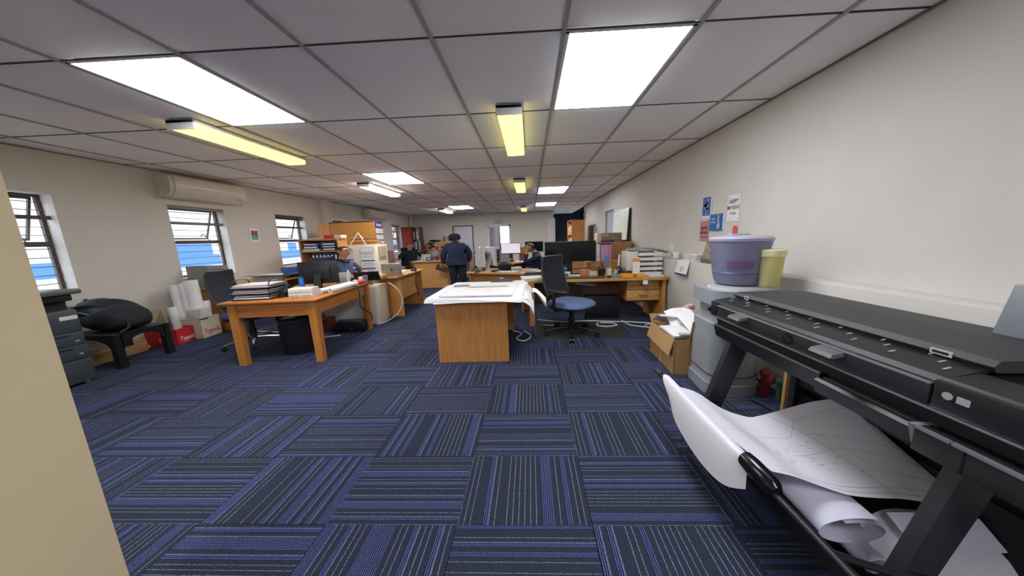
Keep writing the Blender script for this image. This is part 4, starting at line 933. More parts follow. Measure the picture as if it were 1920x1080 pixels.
obj('haul_loop', MB().tube([(-.26, -.03, .33), (-.30, .0, .38), (-.27, .05, .34)], .01, 8), CL, bp_)
obj('buckle', bx(-.26, -.22, -.19, -.15, .3, .34, bev=.006), mat('lilac_buckle', '#9a8fa8', .5), bp_)
# cartons of paper rolls
rb = thing('red_paper_carton', 'red open paper carton lettered Typek on the floor by the left wall', 'box', (-5.36, 3.98, 0), R(8))
REDC = mat('carton_red', '#c42430', .6, var=.05)
for a in ((-.2, .2, -.13, -.122, 0, .23), (-.2, .2, .122, .13, 0, .23), (-.2, -.192, -.13, .13, 0, .23), (.192, .2, -.13, .13, 0, .23), (-.2, .2, -.13, .13, 0, .008)): obj('side' if a[5] > .1 else 'bottom', bx(*a), REDC, rb)
lettering('lettering', 'Typek', .085, mat('letter_white', '#ece8e4', .6), rb, (.2015, .02, .075), '+x', tilt=0, font_sx=1.0)
lettering('lettering', 'Typek', .085, MATS['letter_white'], rb, (.06, -.1315, .075), '-y')
wb = thing('white_paper_carton', 'white paper carton lettered Typek full of rolls by the left wall', 'box', (-5.29, 4.29, 0), R(6))
WC = mat('carton_white', '#cfc3ad', .7, var=.04)
for a in ((-.2, .2, -.16, -.152, 0, .32), (-.2, .2, .152, .16, 0, .32), (-.2, -.192, -.16, .16, 0, .32), (.192, .2, -.16, .16, 0, .32), (-.2, .2, -.16, .16, 0, .008)): obj('side' if a[5] > .1 else 'bottom', bx(*a), WC, wb)
lettering('lettering', 'Typek', .10, REDINK, wb, (.2015, .0, .10), '+x')
cs = thing('card_folder', 'open buff card folder standing in the red carton', 'folder', (-5.45, 3.98, .02), R(10))
obj('cover', bx(-.15, .15, -.004, .004, 0, .48, M=Matrix.Rotation(R(-14), 4, 'Y')), mat('buff_card', '#bba97c', .8), cs)
obj('flap', MB().prism([(-.15, .48), (.15, .48), (.02, .32), (-.13, .25)], 'y', -.012, -.006).xf(Matrix.Rotation(R(-14), 4, 'Y')), mat('cream_flap', '#d8cfb8', .8), cs)
def roll(name, p0, p1, r, label, m=PAPER, seg=20, layers=True, cat='paper roll', group=None):
    t = thing(name, label, cat, (0, 0, 0), 0, group)
    p0, p1 = Vector(p0), Vector(p1); d = (p1-p0); q = d.to_track_quat('Z', 'Y').to_matrix().to_4x4(); M = Matrix.Translation(p0) @ q
    L = d.length
    obj('outer_sheet', MB().lathe([(r*.78, 0), (r, 0), (r, L), (r*.78, L), (r*.78, 0)], seg=seg).xf(M), m, t)
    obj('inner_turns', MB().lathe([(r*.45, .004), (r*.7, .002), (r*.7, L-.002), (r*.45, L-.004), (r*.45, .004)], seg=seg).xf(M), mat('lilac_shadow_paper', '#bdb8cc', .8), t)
    obj('loose_edge', MB().box(-.002, .002, r*.2, r*1.02, .01, L-.01, M=M @ Matrix.Rotation(R(-80), 4, 'Z') @ Matrix.Translation((r, 0, 0)) @ Matrix.Rotation(R(0), 4, 'Z')), m, t) if False else None
    return t
for p0, p1, r_, lb in (((-5.34, 4.16, .02), (-5.44, 4.22, .84), .055, 'tall white plan roll leaning in the red carton'), ((-5.27, 4.20, .02), (-5.36, 4.26, .86), .04, 'slim white plan roll second from the left in the cartons'),
                      ((-5.20, 4.27, .02), (-5.30, 4.33, .89), .085, 'widest white plan roll leaning in the white carton'), ((-5.30, 4.05, .02), (-5.40, 4.10, .52), .05, 'short pale roll low in the red carton'),
                      ((-5.19, 4.36, .02), (-5.22, 4.42, .55), .05, 'short white roll at the window end of the white carton')):
    roll('plan_roll', p0, p1, r_, lb)
for i in range(4):
    o = tag(obj('ream', bx(-.1, .1, -.08, .08, 0, .035, bev=.004), PAPER2), ('lowest', 'second', 'third', 'topmost')[i]+' folded newspaper layer on the white paper carton', 'newspaper'); o.location = (-5.14, 4.22, .321+.037*i); o.rotation_euler = (0, 0, R(4*i))
tag(obj('floor_plank', MB().box(-.06, .06, -.38, .38, 0, .11, bev=.004).xf(Matrix.Translation((-5.43, 3.34, 0))), CARD), 'long brown carton on the floor beneath the plastic side table', 'box')
# waste bin
bn = thing('waste_bin', 'round black waste bin under the wooden table', 'bin', (-3.06, 3.62, 0))
obj('bucket', MB().lathe([(0, 0), (.2, 0), (.205, .02), (.235, .46), (.245, .47), (.238, .478), (.22, .465), (.19, .03), (0, .02)], seg=36), BLACK, bn); obj('liner', MB().lathe([(.24, .46), (.25, .475), (.235, .485), (.222, .44), (.225, .38)], seg=30), BLACKG, bn)
for z in (.1, .4): obj('rib', MB().lathe([(.2+.07*z, z), (.215+.07*z, z+.006), (.2+.07*z, z+.012)], seg=36), BLACK, bn)
# under and behind the table
pc = thing('white_plan_chest', 'white plastic storage box under the wooden table', 'storage box', (-3.14, 4.74, 0), R(6))
obj('box_body', MB().prism([(-.26, .0), (.24, .0), (.28, .5), (-.30, .5)], 'y', -.14, .3), WHITEP, pc); obj('rim', bx(-.32, .30, -.16, .32, .49, .53, bev=.01), WHITEP, pc); obj('rib', bx(-.27, .26, -.146, -.138, .18, .19), PAPER2, pc)
ups = thing('black_power_unit', 'black power supply box on the carpet under the table', 'power unit', (-2.86, 4.42, 0), R(6))
obj('casing', bx(-.24, .22, -.09, .09, 0, .17, bev=.01), BLACK, ups); obj('lamp', MB().cyl((.02, -.092, .06), (.02, -.096, .06), .012, seg=10), GREYP, ups)
tw = thing('computer_tower', 'cream computer tower standing between table and laptop desk', 'computer', (-2.66, 4.90, 0), R(3))
obj('case', bx(-.16, .07, -.18, .22, 0, .66, bev=.008), CREAM, tw); obj('front_bezel', bx(-.15, .06, -.19, -.178, .02, .64, bev=.004), WHITEP, tw)
tag(obj('floor_box', bx(-.25, .25, -.1, .1, 0, .2, bev=.006).xf(Matrix.Translation((-3.5, 4.5, 0))), mat('brick_red', '#7d3b2c', .7)), 'dark red carton on the floor under the wooden table', 'box')

# ================================================================ THINGS ON THE DESKS
def papers(label, loc, w_, d_, n, rz=0, m=PAPER, th=.004, name='paper_pile', jit=4, cat='papers'):
    t = thing(name, label, cat, loc, rz); r = random.Random(hash(label) % 999 if False else len(label)*7+int(loc[0]*10))
    for i in range(n): obj('sheet', bx(-w_/2, w_/2, -d_/2, d_/2, th*i, th*i+th*.8, M=Matrix.Translation((r.uniform(-.012, .012), r.uniform(-.012, .012), 0)) @ Matrix.Rotation(R(r.uniform(-jit, jit)), 4, 'Z')), m if i % 2 == 0 else PAPER2, t)
    return t
def monitor(name, label, loc, rz, w_, h_, lift, screen_m=BLACKG, shell=BLACK, from_back=False):
    """screen faces local -y"""
    t = thing(name, label, 'monitor', loc, rz)
    obj('casing', MB().box(-w_/2, w_/2, -.012, .018, lift, lift+h_, bev=.006).box(-w_*.32, w_*.32, .018, .045, lift+h_*.2, lift+h_*.8, bev=.012), shell, t)
    obj('screen', bx(-w_/2+.012, w_/2-.012, -.0145, -.011, lift+.022, lift+h_-.012), screen_m, t)
    obj('stand_neck', MB().prism([(.03, lift+h_*.45), (.055, lift+h_*.45), (.10, .015), (.05, .015)], 'x', -.045, .045), shell, t)
    obj('stand_foot', MB().prism([(-w_*.22, -.08), (w_*.22, -.08), (w_*.18, .13), (-w_*.18, .13)], 'z', 0, .014), shell, t)
    return t
def cup(label, loc, r_, h_, m, name='cup', tools=(), cat='cup'):
    t = thing(name, label, cat, loc); obj('beaker', MB().lathe([(0, 0), (r_*.85, 0), (r_, h_), (r_*.9, h_), (r_*.76, .006), (0, .006)], seg=18), m, t)
    return t
# ---- plans on the middle desk
PZ = .72
def plan(x0, x1, y0, y1, z, rot, fdrop, rdrop, seed):
    cx, cy = (x0+x1)/2, (y0+y1)/2; rr = random.Random(seed); ph = [rr.uniform(0, 6) for _ in range(4)]
    def f(u, v):
        x, y = lerp(x0, x1, u), lerp(y0, y1, v)
        dx, dy = x-cx, y-cy; x = cx+dx*math.cos(rot)-dy*math.sin(rot); y = cy+dx*math.sin(rot)+dy*math.cos(rot)
        zz = z+.0015*math.sin(7*u+ph[0])+.0015*math.sin(9*v+ph[1])
        if y < 3.07: zz -= fdrop*min(1, (3.07-y)/.06)**1.4
        if x > -.10:
            k = (x+.10); zz -= rdrop*(k/.2)**1.3*(1+.35*math.sin(14*v+ph[2])); x = -.10+k*(1-.35*min(1, k/.2))
        return Vector((x, y, zz))
    return f
specs = [(-1.13, -.06, 3.045, 4.30, .724, 0, .004, .0, 'lowest plan sheet on the middle desk'), (-1.10, -.02, 3.04, 4.28, .731, .03, .006, .05, 'second plan sheet from the bottom on the middle desk'),
         (-1.14, .05, 3.03, 4.20, .738, -.03, .03, .10, 'plan sheet with a drooping corner over the right side of the middle desk'), (-1.08, -.06, 3.03, 4.32, .745, .05, .04, .03, 'plan sheet midway in the pile on the middle desk'),
         (-1.15, .09, 3.02, 4.02, .752, .0, .05, .13, 'plan sheet with its end hanging down beside the swivel chair'), (-1.12, -.08, 3.035, 4.12, .760, -.05, .055, .02, 'topmost wide plan sheet on the middle desk')]
for i, (a, b, c, d, z, r_, fd, rd_, lb) in enumerate(specs):
    fn = plan(a, b, c, d, z, r_, fd, rd_, i)
    o = tag(obj('plan_sheet', MB().sheet(fn, 26, 26), PAPER if i % 2 else PAPER2), lb, 'plan sheet', 'plans piled on the middle desk')
    if i == 5:
        mb = MB()
        for p in ([(.1, .1), (.9, .1), (.9, .9), (.1, .9), (.1, .1)], [(.3, .45), (.75, .45)], [(.55, .3), (.9, .3)], [(.12, .6), (.3, .6)], [(.2, .72), (.3, .72)], [(.6, .25), (.6, .6)]): ribbon(mb, fn, p, w=.004, n=8, off=.002)
        q = obj('printed_lines', mb, INK, o); q['kind'] = 'stuff'
tag(obj('scale_ruler', bx(-.26, .26, -.022, .022, 0, .008, bev=.003).xf(Matrix.Translation((-.55, 3.72, .768)) @ Matrix.Rotation(R(2), 4, 'Z')), mat('ruler_grey', '#c4c4c8', .5)), 'pale scale ruler lying on the topmost plan', 'ruler')
tag(obj('paper_strip', bx(-.1, .1, -.03, .03, 0, .006).xf(Matrix.Translation((-.93, 3.85, .768)) @ Matrix.Rotation(R(4), 4, 'Z')), INK), 'short grey offcut on the left of the topmost plan', 'offcut')
for p0, p1, lb in (((-1.0, 3.09, .775), (-.2, 3.07, .775), 'thin plan roll along the front of the plan pile'),): roll('plan_roll', p0, p1, .012, lb)
cl_ = thing('clipboard', 'dark clipboard lying at the far edge of the plan pile', 'clipboard', (-.42, 4.2, .772), R(10)); obj('board', bx(-.16, .16, -.1, .1, 0, .006), CHAR, cl_); obj('clip', bx(-.04, .04, .06, .1, .006, .025, bev=.004), CHROME, cl_)
tag(obj('crumpled_plan', MB().sheet(lambda u, v: Vector((.02+.16*u, 3.40+.34*v+.05*math.sin(5*u), .735-.14*u**1.4*(1+.3*math.sin(9*v))+.012*math.sin(12*v+3*u))), 14, 18), PAPER), 'crumpled plan edge hanging off the right of the middle desk', 'plan sheet')

# ---- left table
def on_table(x, y): c, s = math.cos(R(5)), math.sin(R(5)); return (-3.50+x*c-y*s, 3.06+x*s+y*c)
X_, Y_ = on_table(.27, .27)
ft = thing('filing_tray', 'black wire filing trays stuffed with papers on the left table corner', 'filing tray', (X_, Y_, TZ), R(8))
for k in range(3):
    z = .012+.062*k
    tr_ = obj('tray', MB().tube([(-.22, -.15, z), (.22, -.15, z), (.22, .15, z), (-.22, .15, z), (-.22, -.15, z)], .005, 6, 0).tube([(-.22, -.15, z+.03), (-.22, .15, z+.03), (.22, .15, z+.03), (.22, -.15, z+.03)], .005, 6, 0).box(-.22, .22, -.15, .15, z-.003, z), BLACK, ft)
    for q in range(5): obj('sheet', bx(-.21+.008*q, .205+.006*(q % 3), -.155+.006*q, .14, z+.004+.008*q, z+.009+.008*q, M=Matrix.Rotation(R((q*37 % 7)-3), 4, 'Z')), (PAPER, PAPER2, mat('blue_folder', '#3a4a7a', .7), PAPER, mat('tan_folder', '#c79e78', .7))[(q+k) % 5], tr_)
for x in (-.2, .2): obj('frame_hoop', MB().tube([(x, -.15, .0), (x, -.13, .19), (x, -.05, .23), (x, .05, .23), (x, .13, .19), (x, .15, 0)], .006, 6), BLACK, ft)
def phone(label, loc, rz, m=BLACK):
    t = thing('desk_phone', label, 'phone', loc, rz)
    b = obj('base', MB().prism([(-.1, 0), (.1, 0), (.1, .05), (-.02, .03), (-.1, .015)], 'x', -.1, .1), m, t); obj('screen', bx(-.02, .08, .03, .08, .038, .05), mat('lcd', '#7f8c78', .3), t)
    for i in range(3):
        for j in range(3): obj('key', bx(-.02+.03*i, .0+.03*i, -.07+.03*j, -.052+.03*j, .018+.007*j, .03+.007*j, bev=.003), GREYP, t)
    obj('handset', MB().tube([(-.07, .09, .065), (-.07, .06, .085), (-.07, 0, .08), (-.07, -.07, .06), (-.07, -.09, .04)], .018, 8), m, t)
    obj('coil_cord', MB().tube([(-.07, -.09, .03), (-.1, -.14, .01), (-.14, -.1, .01), (-.13, 0, .01)], .006, 6), m, t); return t
X_, Y_ = on_table(.60, .36); p_ = phone('black desk phone propped beside the filing trays', (X_, Y_, TZ), R(25)); p_.rotation_euler = (R(14), 0, R(25)); p_.location.z = TZ+.03
X_, Y_ = on_table(.82, .20)
wd_ = thing('mini_drawers', 'small white plastic drawer box at the front of the left table', 'drawer box', (X_, Y_, TZ), R(10))
obj('shell', bx(-.13, .13, -.07, .08, 0, .115, bev=.004), WHITEP, wd_)
for i in range(2):
    for j in range(2): dq = obj('drawer', bx(-.122+.125*i, -.003+.125*i, -.078, -.068, .008+.053*j, .056+.053*j, bev=.003), CREAM, wd_); obj('window_label', bx(-.11+.125*i, -.015+.125*i, -.0805, -.0775, .018+.053*j, .04+.053*j), PAPER2 if j else mat('label_dim', '#a9a58f', .6), dq)
a, b = on_table(.93, .36), on_table(1.0, .98); roll('plan_roll', (a[0]-.03, a[1], TZ+.035), (b[0]-.03, b[1], TZ+.035), .034, 'white plan roll at the right front of the left table, left of the pair')
a, b = on_table(1.02, .40), on_table(1.05, 1.0); roll('plan_roll', (a[0]-.01, a[1], TZ+.032), (b[0]-.01, b[1], TZ+.032), .031, 'white plan roll at the right front of the left table, right of the pair')
X_, Y_ = on_table(.62, .86); monitor('monitor', 'black monitor seen from behind on the left table', (X_, Y_, TZ), R(180+12), .50, .31, .07)
X_, Y_ = on_table(.50, .66)
bt = thing('blue_bottle', 'tall bright blue bottle in front of the left table monitor', 'bottle', (X_, Y_, TZ)); obj('bottle_body', MB().lathe([(0, 0), (.03, 0), (.032, .02), (.03, .16), (.026, .18), (0, .185)], seg=18), mat('bright_blue', '#1f74d0', .35), bt); obj('bottle_cap', MB().lathe([(0, .18), (.02, .18), (.02, .205), (0, .207)], seg=16), DKBLUE, bt)
X_, Y_ = on_table(.56, .6); cup('small green and white tube beside the blue bottle', (X_, Y_, TZ), .018, .06, mat('pale_green', '#b7c99a', .6), 'glue_stick', cat='glue stick')
X_, Y_ = on_table(.66, .5); papers('loose white papers between phone and plan rolls', (X_, Y_, TZ), .24, .2, 3, R(20))
X_, Y_ = on_table(.78, 1.12); th_ = thing('photo_stand', 'white tilted document holder right of the left table monitor', 'document holder', (X_, Y_, TZ), R(20))
obj('plate', bx(-.08, .08, -.004, .004, 0, .19, M=Matrix.Rotation(R(-10), 4, 'X')), mat('silver_grey', '#b6bac2', .4), th_); obj('wing', bx(.075, .083, -.06, .1, .02, .22, M=Matrix.Rotation(R(-24), 4, 'X')), WHITEP, th_); obj('foot', bx(-.08, .08, -.05, .06, 0, .008), CHAR, th_)
X_, Y_ = on_table(.97, 1.2); sw = thing('sweet_packet', 'crumpled red and white packet on the left table', 'packet', (X_, Y_, TZ)); obj('wrapper', MB().sph((0, 0, .025), .08, .06, .028, 12, 8).sph((.06, .02, .03), .04, .05, .03, 10, 8), mat('packet_red', '#d0392f', .5, var=.3, scale=16), sw); obj('white_end', MB().sph((-.05, .02, .03), .05, .04, .03, 10, 8), PAPER, sw)
cup('white mug behind the red packet on the left table', (X_-.02, Y_+.12, TZ), .04, .09, WHITEP, 'mug', cat='mug')
X_, Y_ = on_table(.93, 1.42); tb = thing('tablet', 'black tablet propped on a stand at the far end of the left table', 'tablet', (X_+.07, Y_, TZ), R(14)); Mt = Matrix.Rotation(R(38), 4, 'X')
obj('slate', bx(-.19, .19, -.006, .006, 0, .20, bev=.004, M=Matrix.Translation((0, .1, 0)) @ Mt), BLACK, tb); obj('prop', bx(-.04, .04, -.003, .003, -.0, .12, M=Matrix.Translation((0, -.09, 0)) @ Matrix.Rotation(R(-20), 4, 'X')), CHAR, tb); obj('stylus', MB().cyl((-.02, -.14, .01), (-.07, -.04, .09), .006, seg=8), PAPER, tb)
tag(obj('power_cable', MB().tube([(-2.70, 4.05, TZ+.01), (-2.5, 4.02, TZ+.01), (-2.43, 3.98, TZ-.03), (-2.42, 3.97, .60), (-2.5, 4.1, .45), (-2.48, 4.3, .3), (-2.6, 4.5, .14), (-2.72, 4.48, .17)], .008, 7), BLACK), 'black cable hanging over the side of the left table to the power unit', 'cable')
tag(obj('power_cable', MB().tube([(-2.8, 4.15, TZ+.01), (-2.5, 4.17, TZ+.01), (-2.44, 4.15, .7), (-2.45, 4.12, .5), (-2.5, 4.2, .3), (-2.56, 4.3, .12), (-2.7, 4.36, .02)], .006, 7), CHAR), 'thin dark cable hanging beside the thicker one at the left table', 'cable')
tag(obj('white_cable', MB().tube([(-2.5, 5.0, .68), (-2.36, 5.02, .55), (-2.3, 5.04, .35), (-2.36, 5.0, .15), (-2.5, 4.85, .03), (-2.6, 4.68, .012)], .008, 7), WHITEP), 'white cable looping down in front of the laptop desk', 'cable')
tag(obj('white_cable', MB().tube([(-4.5, 4.45, .012), (-4.0, 4.35, .012), (-3.5, 4.15, .012), (-3.2, 4.05, .012), (-2.9, 4.15, .012)], .01, 7), WHITEP), 'white cable trailing across the carpet under the left table', 'cable')
tag(obj('tube_roll', MB().cyl((-2.72, 4.78, .70), (-2.55, 5.02, .80), .04, seg=18), CARD), 'brown cardboard tube leaning between the two left desks', 'tube')
# ---- wall desk under the window
papers('stack of white papers on the desk under the left window', (-4.98, 5.35, .732), .3, .4, 10, R(10), th=.012)
def bigsheet(u, v): return Vector((-5.02+.30*u, 4.85+1.25*v, .755+.11*(1-v)**2+.05*math.sin(3.2*v)*u+.02*math.sin(6*v+2*u)+.05*v*v*u))
tag(obj('plan_sheet', MB().sheet(bigsheet, 8, 22), PAPER), 'long curling white plan on the desk under the left window', 'plan sheet')
tag(obj('blue_box_file', bx(-.12, .12, -.15, .15, 0, .2, bev=.005).xf(Matrix.Translation((-5.02, 5.98, .732))), mat('file_blue', '#2c4a8c', .5)), 'blue box file at the back of the desk under the left window', 'file')
pcl = thing('wall_picture', 'small framed colourful picture on the left wall between two windows', 'picture', (XL, 5.93, 1.475))
obj('mount', bx(0, .012, -.105, .105, 0, .27), PAPER, pcl); obj('print', bx(.011, .014, -.075, .075, .04, .225), mat('picture_print', '#8a8078', .6, var=.6, scale=14), pcl)
obj('print_band', bx(.013, .0155, -.07, .07, .05, .12), mat('picture_blue', '#5fb0c0', .6, var=.2), pcl); obj('print_band', bx(.013, .0155, -.07, .07, .15, .215), mat('picture_orange', '#9c5b33', .6, var=.3), pcl)
# ---- bookshelf contents and top
k = 0
for (x, z, w_, h_, c, lb) in ((-4.70, 1.242, .36, .045, '#e0dccf', 'pale flat file lowest on the left of the top bookshelf bay'), (-4.70, 1.289, .38, .06, '#27335c', 'dark blue binder lying second on the left of the top bay'), (-4.70, 1.351, .37, .055, '#3a4680', 'blue binder lying topmost on the left of the top bay'),
        (-4.30, 1.242, .34, .055, '#1c2033', 'black binder lying lowest on the right of the top bay'), (-4.30, 1.299, .36, .05, '#2a3566', 'blue binder with white label on the right of the top bay'), (-4.30, 1.351, .35, .055, '#303d78', 'blue binder lying topmost on the right of the top bay')):
    b = thing('lying_binder', lb, 'binder', (x, 6.30, z)); obj('cover', bx(-w_/2, w_/2, -.13, .13, 0, h_-.003, bev=.004), mat('bind'+c, c, .5), b); obj('spine_label', bx(-w_*.35, w_*.38, -.1325, -.129, h_*.25, h_*.75), PAPER if k % 2 else PAPER2, b); k += 1
for i in range(7):
    b = obj('lever_arch_file', MB().box(-.035, .035, -.12, .12, 0, .27, bev=.004), mat('bind#1c2033', '#1c2033', .5)); b.location = (-4.42+.083*i if i < 4 else -4.42-.083*(i-3), 6.30, .926)
    tag(b, 'dark upright file, %s on the second bookshelf bay' % {6: 'leftmost', 5: 'second from left', 4: 'third from left', 0: 'in the middle', 1: 'third from right', 2: 'second from right', 3: 'rightmost'}[i], 'file', 'dark files on the second bookshelf bay'); obj('spine_label', bx(-.02, .02, -.1225, -.119, .13, .22), PAPER, b)
rb2 = thing('red_box', 'flat red and white box on top of the open bookshelf', 'box', (-4.22, 6.30, 1.491)); obj('carton_body', bx(-.17, .05, -.1, .1, 0, .075, bev=.003), RED, rb2); obj('white_end', bx(.05, .2, -.1, .1, 0, .072, bev=.003), mat('white_pink', '#d9c8c0', .6), rb2)
papers('loose papers on top of the open bookshelf', (-4.62, 6.30, 1.491), .3, .22, 3, R(6), th=.006)
# ---- calendars and cupboard extras
def calendar(label, loc, w_, n, head, rz=0, ph=.17):
    t = thing('wall_calendar', label, 'calendar', loc, rz)
    hd_ = obj('header', bx(-w_/2, w_/2, -.006, 0, -.14, 0), head, t)
    for i in range(3): obj('header_mark', bx(-w_*.35+w_*.26*i, -w_*.35+w_*.26*i+w_*.14, -.008, -.0055, -.10, -.05), PAPER, hd_)
    for i in range(n):
        pg = obj('month_page', bx(-w_/2, w_/2, -.006, 0, -.15-(i+1)*ph, -.15-i*ph-.012), PAPER, t)
        obj('month_bar', bx(-w_/2, w_/2, -.008, -.0055, -.15-(i+1)*ph, -.15-(i+1)*ph+.02), mat('cal_navy', '#2f3f66', .6), pg)
        for r_ in range(3): obj('date_row', bx(-w_*.4, w_*.4, -.0075, -.0055, -.185-i*ph-.03*r_, -.178-i*ph-.03*r_), INK, pg)
    return t
calendar('blue headed calendar strip hanging on the side of the orange cupboard', (-3.785, 7.40, 1.88), .34, 3, mat('cal_head_blue', '#2b4a94', .6), R(90), .15)
calendar('three month calendar on the cream cabinet right of the seated man', (-3.57, 6.35, 1.30), .30, 3, PAPER2, 0, .17)
calendar('small calendar on the cream cabinet left of the seated man', (-3.97, 6.35, 1.28), .16, 2, PAPER2, 0, .12)
hg = thing('wire_frame', 'white A-shaped wire frame on top of the cream cabinet', 'frame', (-3.82, 6.5, 1.332))
obj('wire', MB().tube([(-.17, -.06, 0), (-.02, 0, .25), (0, 0, .26), (.02, 0, .25), (.19, -.06, 0)], .008, 6, 2), WHITEP, hg); obj('wire', MB().tube([(-.17, .1, 0), (0, 0, .26), (.19, .1, 0)], .008, 6, 0), WHITEP, hg)
dk_ = thing('drawing_rack', 'stack of brown drawing boards on the cream cabinet behind the wire frame', 'boards', (-3.79, 6.66, 1.332))
for i in range(4): obj('board', bx(-.28+.02*i, .34-.03*i, -.14, .14, .04*i, .04*i+.022), (OAKX, BROWN, OAKX, BROWN)[i], dk_)
# ---- laptop desk
lp_ = thing('laptop', 'open silver laptop with its lid towards the camera', 'laptop', (-2.52, 5.22, .765), R(14))
SIL = mat('laptop_silver', '#b3ab98', .35, metal=.5)
obj('keyboard_deck', bx(-.17, .17, 0, .24, 0, .016, bev=.004), SIL, lp_); ld = obj('lid', bx(-.17, .17, -.006, .006, 0, .235, bev=.004, M=Matrix.Rotation(R(10), 4, 'X')), SIL, lp_)
lo_ = MB().cyl((0, -.0145, .118), (0, -.0085, .118), .022, seg=24).xf(Matrix.Rotation(R(10), 4, 'X')); obj('logo', lo_, CHAR, ld)
me = text_mesh('hp', .034); me.transform(Matrix.Rotation(R(10), 4, 'X') @ Matrix.Translation((0, -.0155, .118)) @ FACE['-y']); obj('logo_letters', me, SIL, ld)
papers('white papers behind the laptop on the laptop desk', (-2.72, 5.9, .766), .3, .26, 4, R(15))
papers('pale pink and white papers by the hands of the seated man', (-2.95, 5.35, .766), .26, .22, 5, R(-10), mat('pinkish_paper', '#d9b8ae', .8))
hs = thing('phone_handset', 'black handset standing in its cradle on the laptop desk', 'phone', (-2.44, 6.02, .766), R(20)); obj('cradle', bx(-.06, .06, -.05, .05, 0, .03, bev=.006), BLACK, hs); obj('handset', MB().tube([(.05, -.02, .02), (-.02, 0, .12), (-.07, 0, .2)], .02, 8), BLACK, hs)
tag(obj('power_cable', MB().tube([(-2.45, 5.95, .772), (-2.36, 5.9, .768), (-2.345, 5.88, .70), (-2.36, 5.86, .5), (-2.345, 5.9, .36), (-2.36, 5.95, .25)], .009, 7), BLACK), 'black cable dangling over the edge of the laptop desk', 'cable')
# ---- far desk
hl = thing('blue_stapler', 'blue box with white print on the far panel desk', 'box', (-2.98, 8.62, .796)); obj('carton_body', bx(-.1, .1, -.06, .06, 0, .09, bev=.02), mat('royal_blue', '#26358a', .4), hl); obj('print', bx(-.05, .03, -.062, -.0595, .03, .06), PAPER, hl)
for i, (x, c) in enumerate(((-2.78, '#8e2f2c'), (-2.68, '#b5493c'), (-2.60, '#a83e30'))): cup(('dark red', 'tall orange red', 'brick red')[i]+' cup on the far panel desk', (x, 8.66, .796), .05, .12+.02*(i == 1), mat('cup'+c, c, .5), cat='cup')
ld2 = thing('green_folder', 'pale green folder standing open on the far panel desk', 'folder', (-3.18, 8.75, .796), R(-20)); obj('cover', bx(-.17, .17, -.006, .006, 0, .2, M=Matrix.Rotation(R(-28), 4, 'X')), mat('pale_lime', '#b9bf8e', .7), ld2); obj('back_cover', bx(-.17, .17, 0, .2, 0, .008), MATS['pale_lime'], ld2)
tag(obj('glass_bottle', MB().lathe([(0, 0), (.03, 0), (.03, .1), (.012, .14), (.012, .17), (0, .17)], (-3.1, 8.55, .796), seg=14), mat('pale_glass', '#b9c4c8', .1)), 'small clear bottle on the far panel desk', 'bottle')
papers('papers scattered on the front of the far panel desk', (-3.25, 8.5, .796), .24, .16, 2, R(10))
tag(obj('small_plant', MB().sph((-1.98, 10.3, .87), .06, .05, .07, 8, 6).sph((-1.94, 10.28, .93), .04, .04, .05, 8, 6).cyl((-1.98, 10.3, .801), (-1.98, 10.3, .86), .04, seg=12), mat('grey_green', '#8f9a80', .7)), 'small pale plant on the desk behind the standing man', 'plant')
# ---- computer desk
def imac(label, x, y, rz):
    t = thing('all_in_one_computer', label, 'computer', (x, y, .74), rz); AL = mat('pale_alu', '#cfcdd0', .35, metal=.3)
    obj('casing', MB().prism([(-.012, .09), (.012, .10), (.03, .28), (.012, .46), (-.012, .47)], 'x', -.29, .29), AL, t); obj('screen', bx(-.27, .27, -.016, -.011, .16, .455), BLACKG, t); obj('chin', bx(-.29, .29, -.016, -.010, .09, .155), WHITEP, t)
    obj('stand', MB().prism([(.02, .26), (.035, .26), (.13, .012), (.10, .012)], 'x', -.09, .09), AL, t); obj('foot', bx(-.1, .1, -.09, .14, 0, .012, bev=.003), AL, t); obj('logo', MB().sph((0, .034, .33), .022, .004, .026, 12, 8), CHAR, t)
imac('white all-in-one computer seen edge on at the left end of the computer desk', -1.05, 6.15, R(101))
imac('white all-in-one computer with its back to the camera', -.80, 6.0, R(118))
bg1 = thing('black_bag', 'black bag slumped on the computer desk', 'bag', (-.50, 5.78, .74)); obj('pouch', MB().sph((0, 0, .07), .15, .11, .075, 16, 10).sph((.09, .03, .06), .1, .09, .06, 14, 8), DARKCL, bg1); obj('flap', MB().sph((-.02, -.05, .11), .12, .07, .04, 14, 8), CL, bg1)
phone('black desk phone at the left end of the computer desk', (-1.05, 5.86, .74), R(-10))
gd = thing('tablet_device', 'grey framed screen device lying on the computer desk', 'tablet', (-.68, 5.62, .74), R(-15)); obj('frame', bx(-.09, .09, -.06, .06, 0, .015, bev=.004, M=Matrix.Rotation(R(18), 4, 'X')), GREYP, gd); obj('screen', bx(-.075, .075, -.05, .05, .014, .0175, M=Matrix.Rotation(R(18), 4, 'X')), BLACKG, gd)
papers('printed white sheets along the front of the computer desk', (-.42, 5.52, .741), .42, .18, 4, R(-20))
papers('cream folder of papers beside the black bag', (-.28, 5.72, .741), .2, .24, 6, R(10), mat('cream_paper', '#dcc9ae', .8), th=.012)
cup('brown paper cup between the white computers', (-.98, 5.78, .741), .035, .08, mat('kraft', '#b08d68', .7), cat='cup')
tag(obj('desk_cable', MB().tube([(-1.0, 5.66, .745), (-1.05, 5.58, .745), (-1.10, 5.56, .70), (-1.12, 5.55, .60)], .012, 7), mat('brown_cable', '#5b3a30', .6)), 'brown cable over the front edge of the computer desk', 'cable')
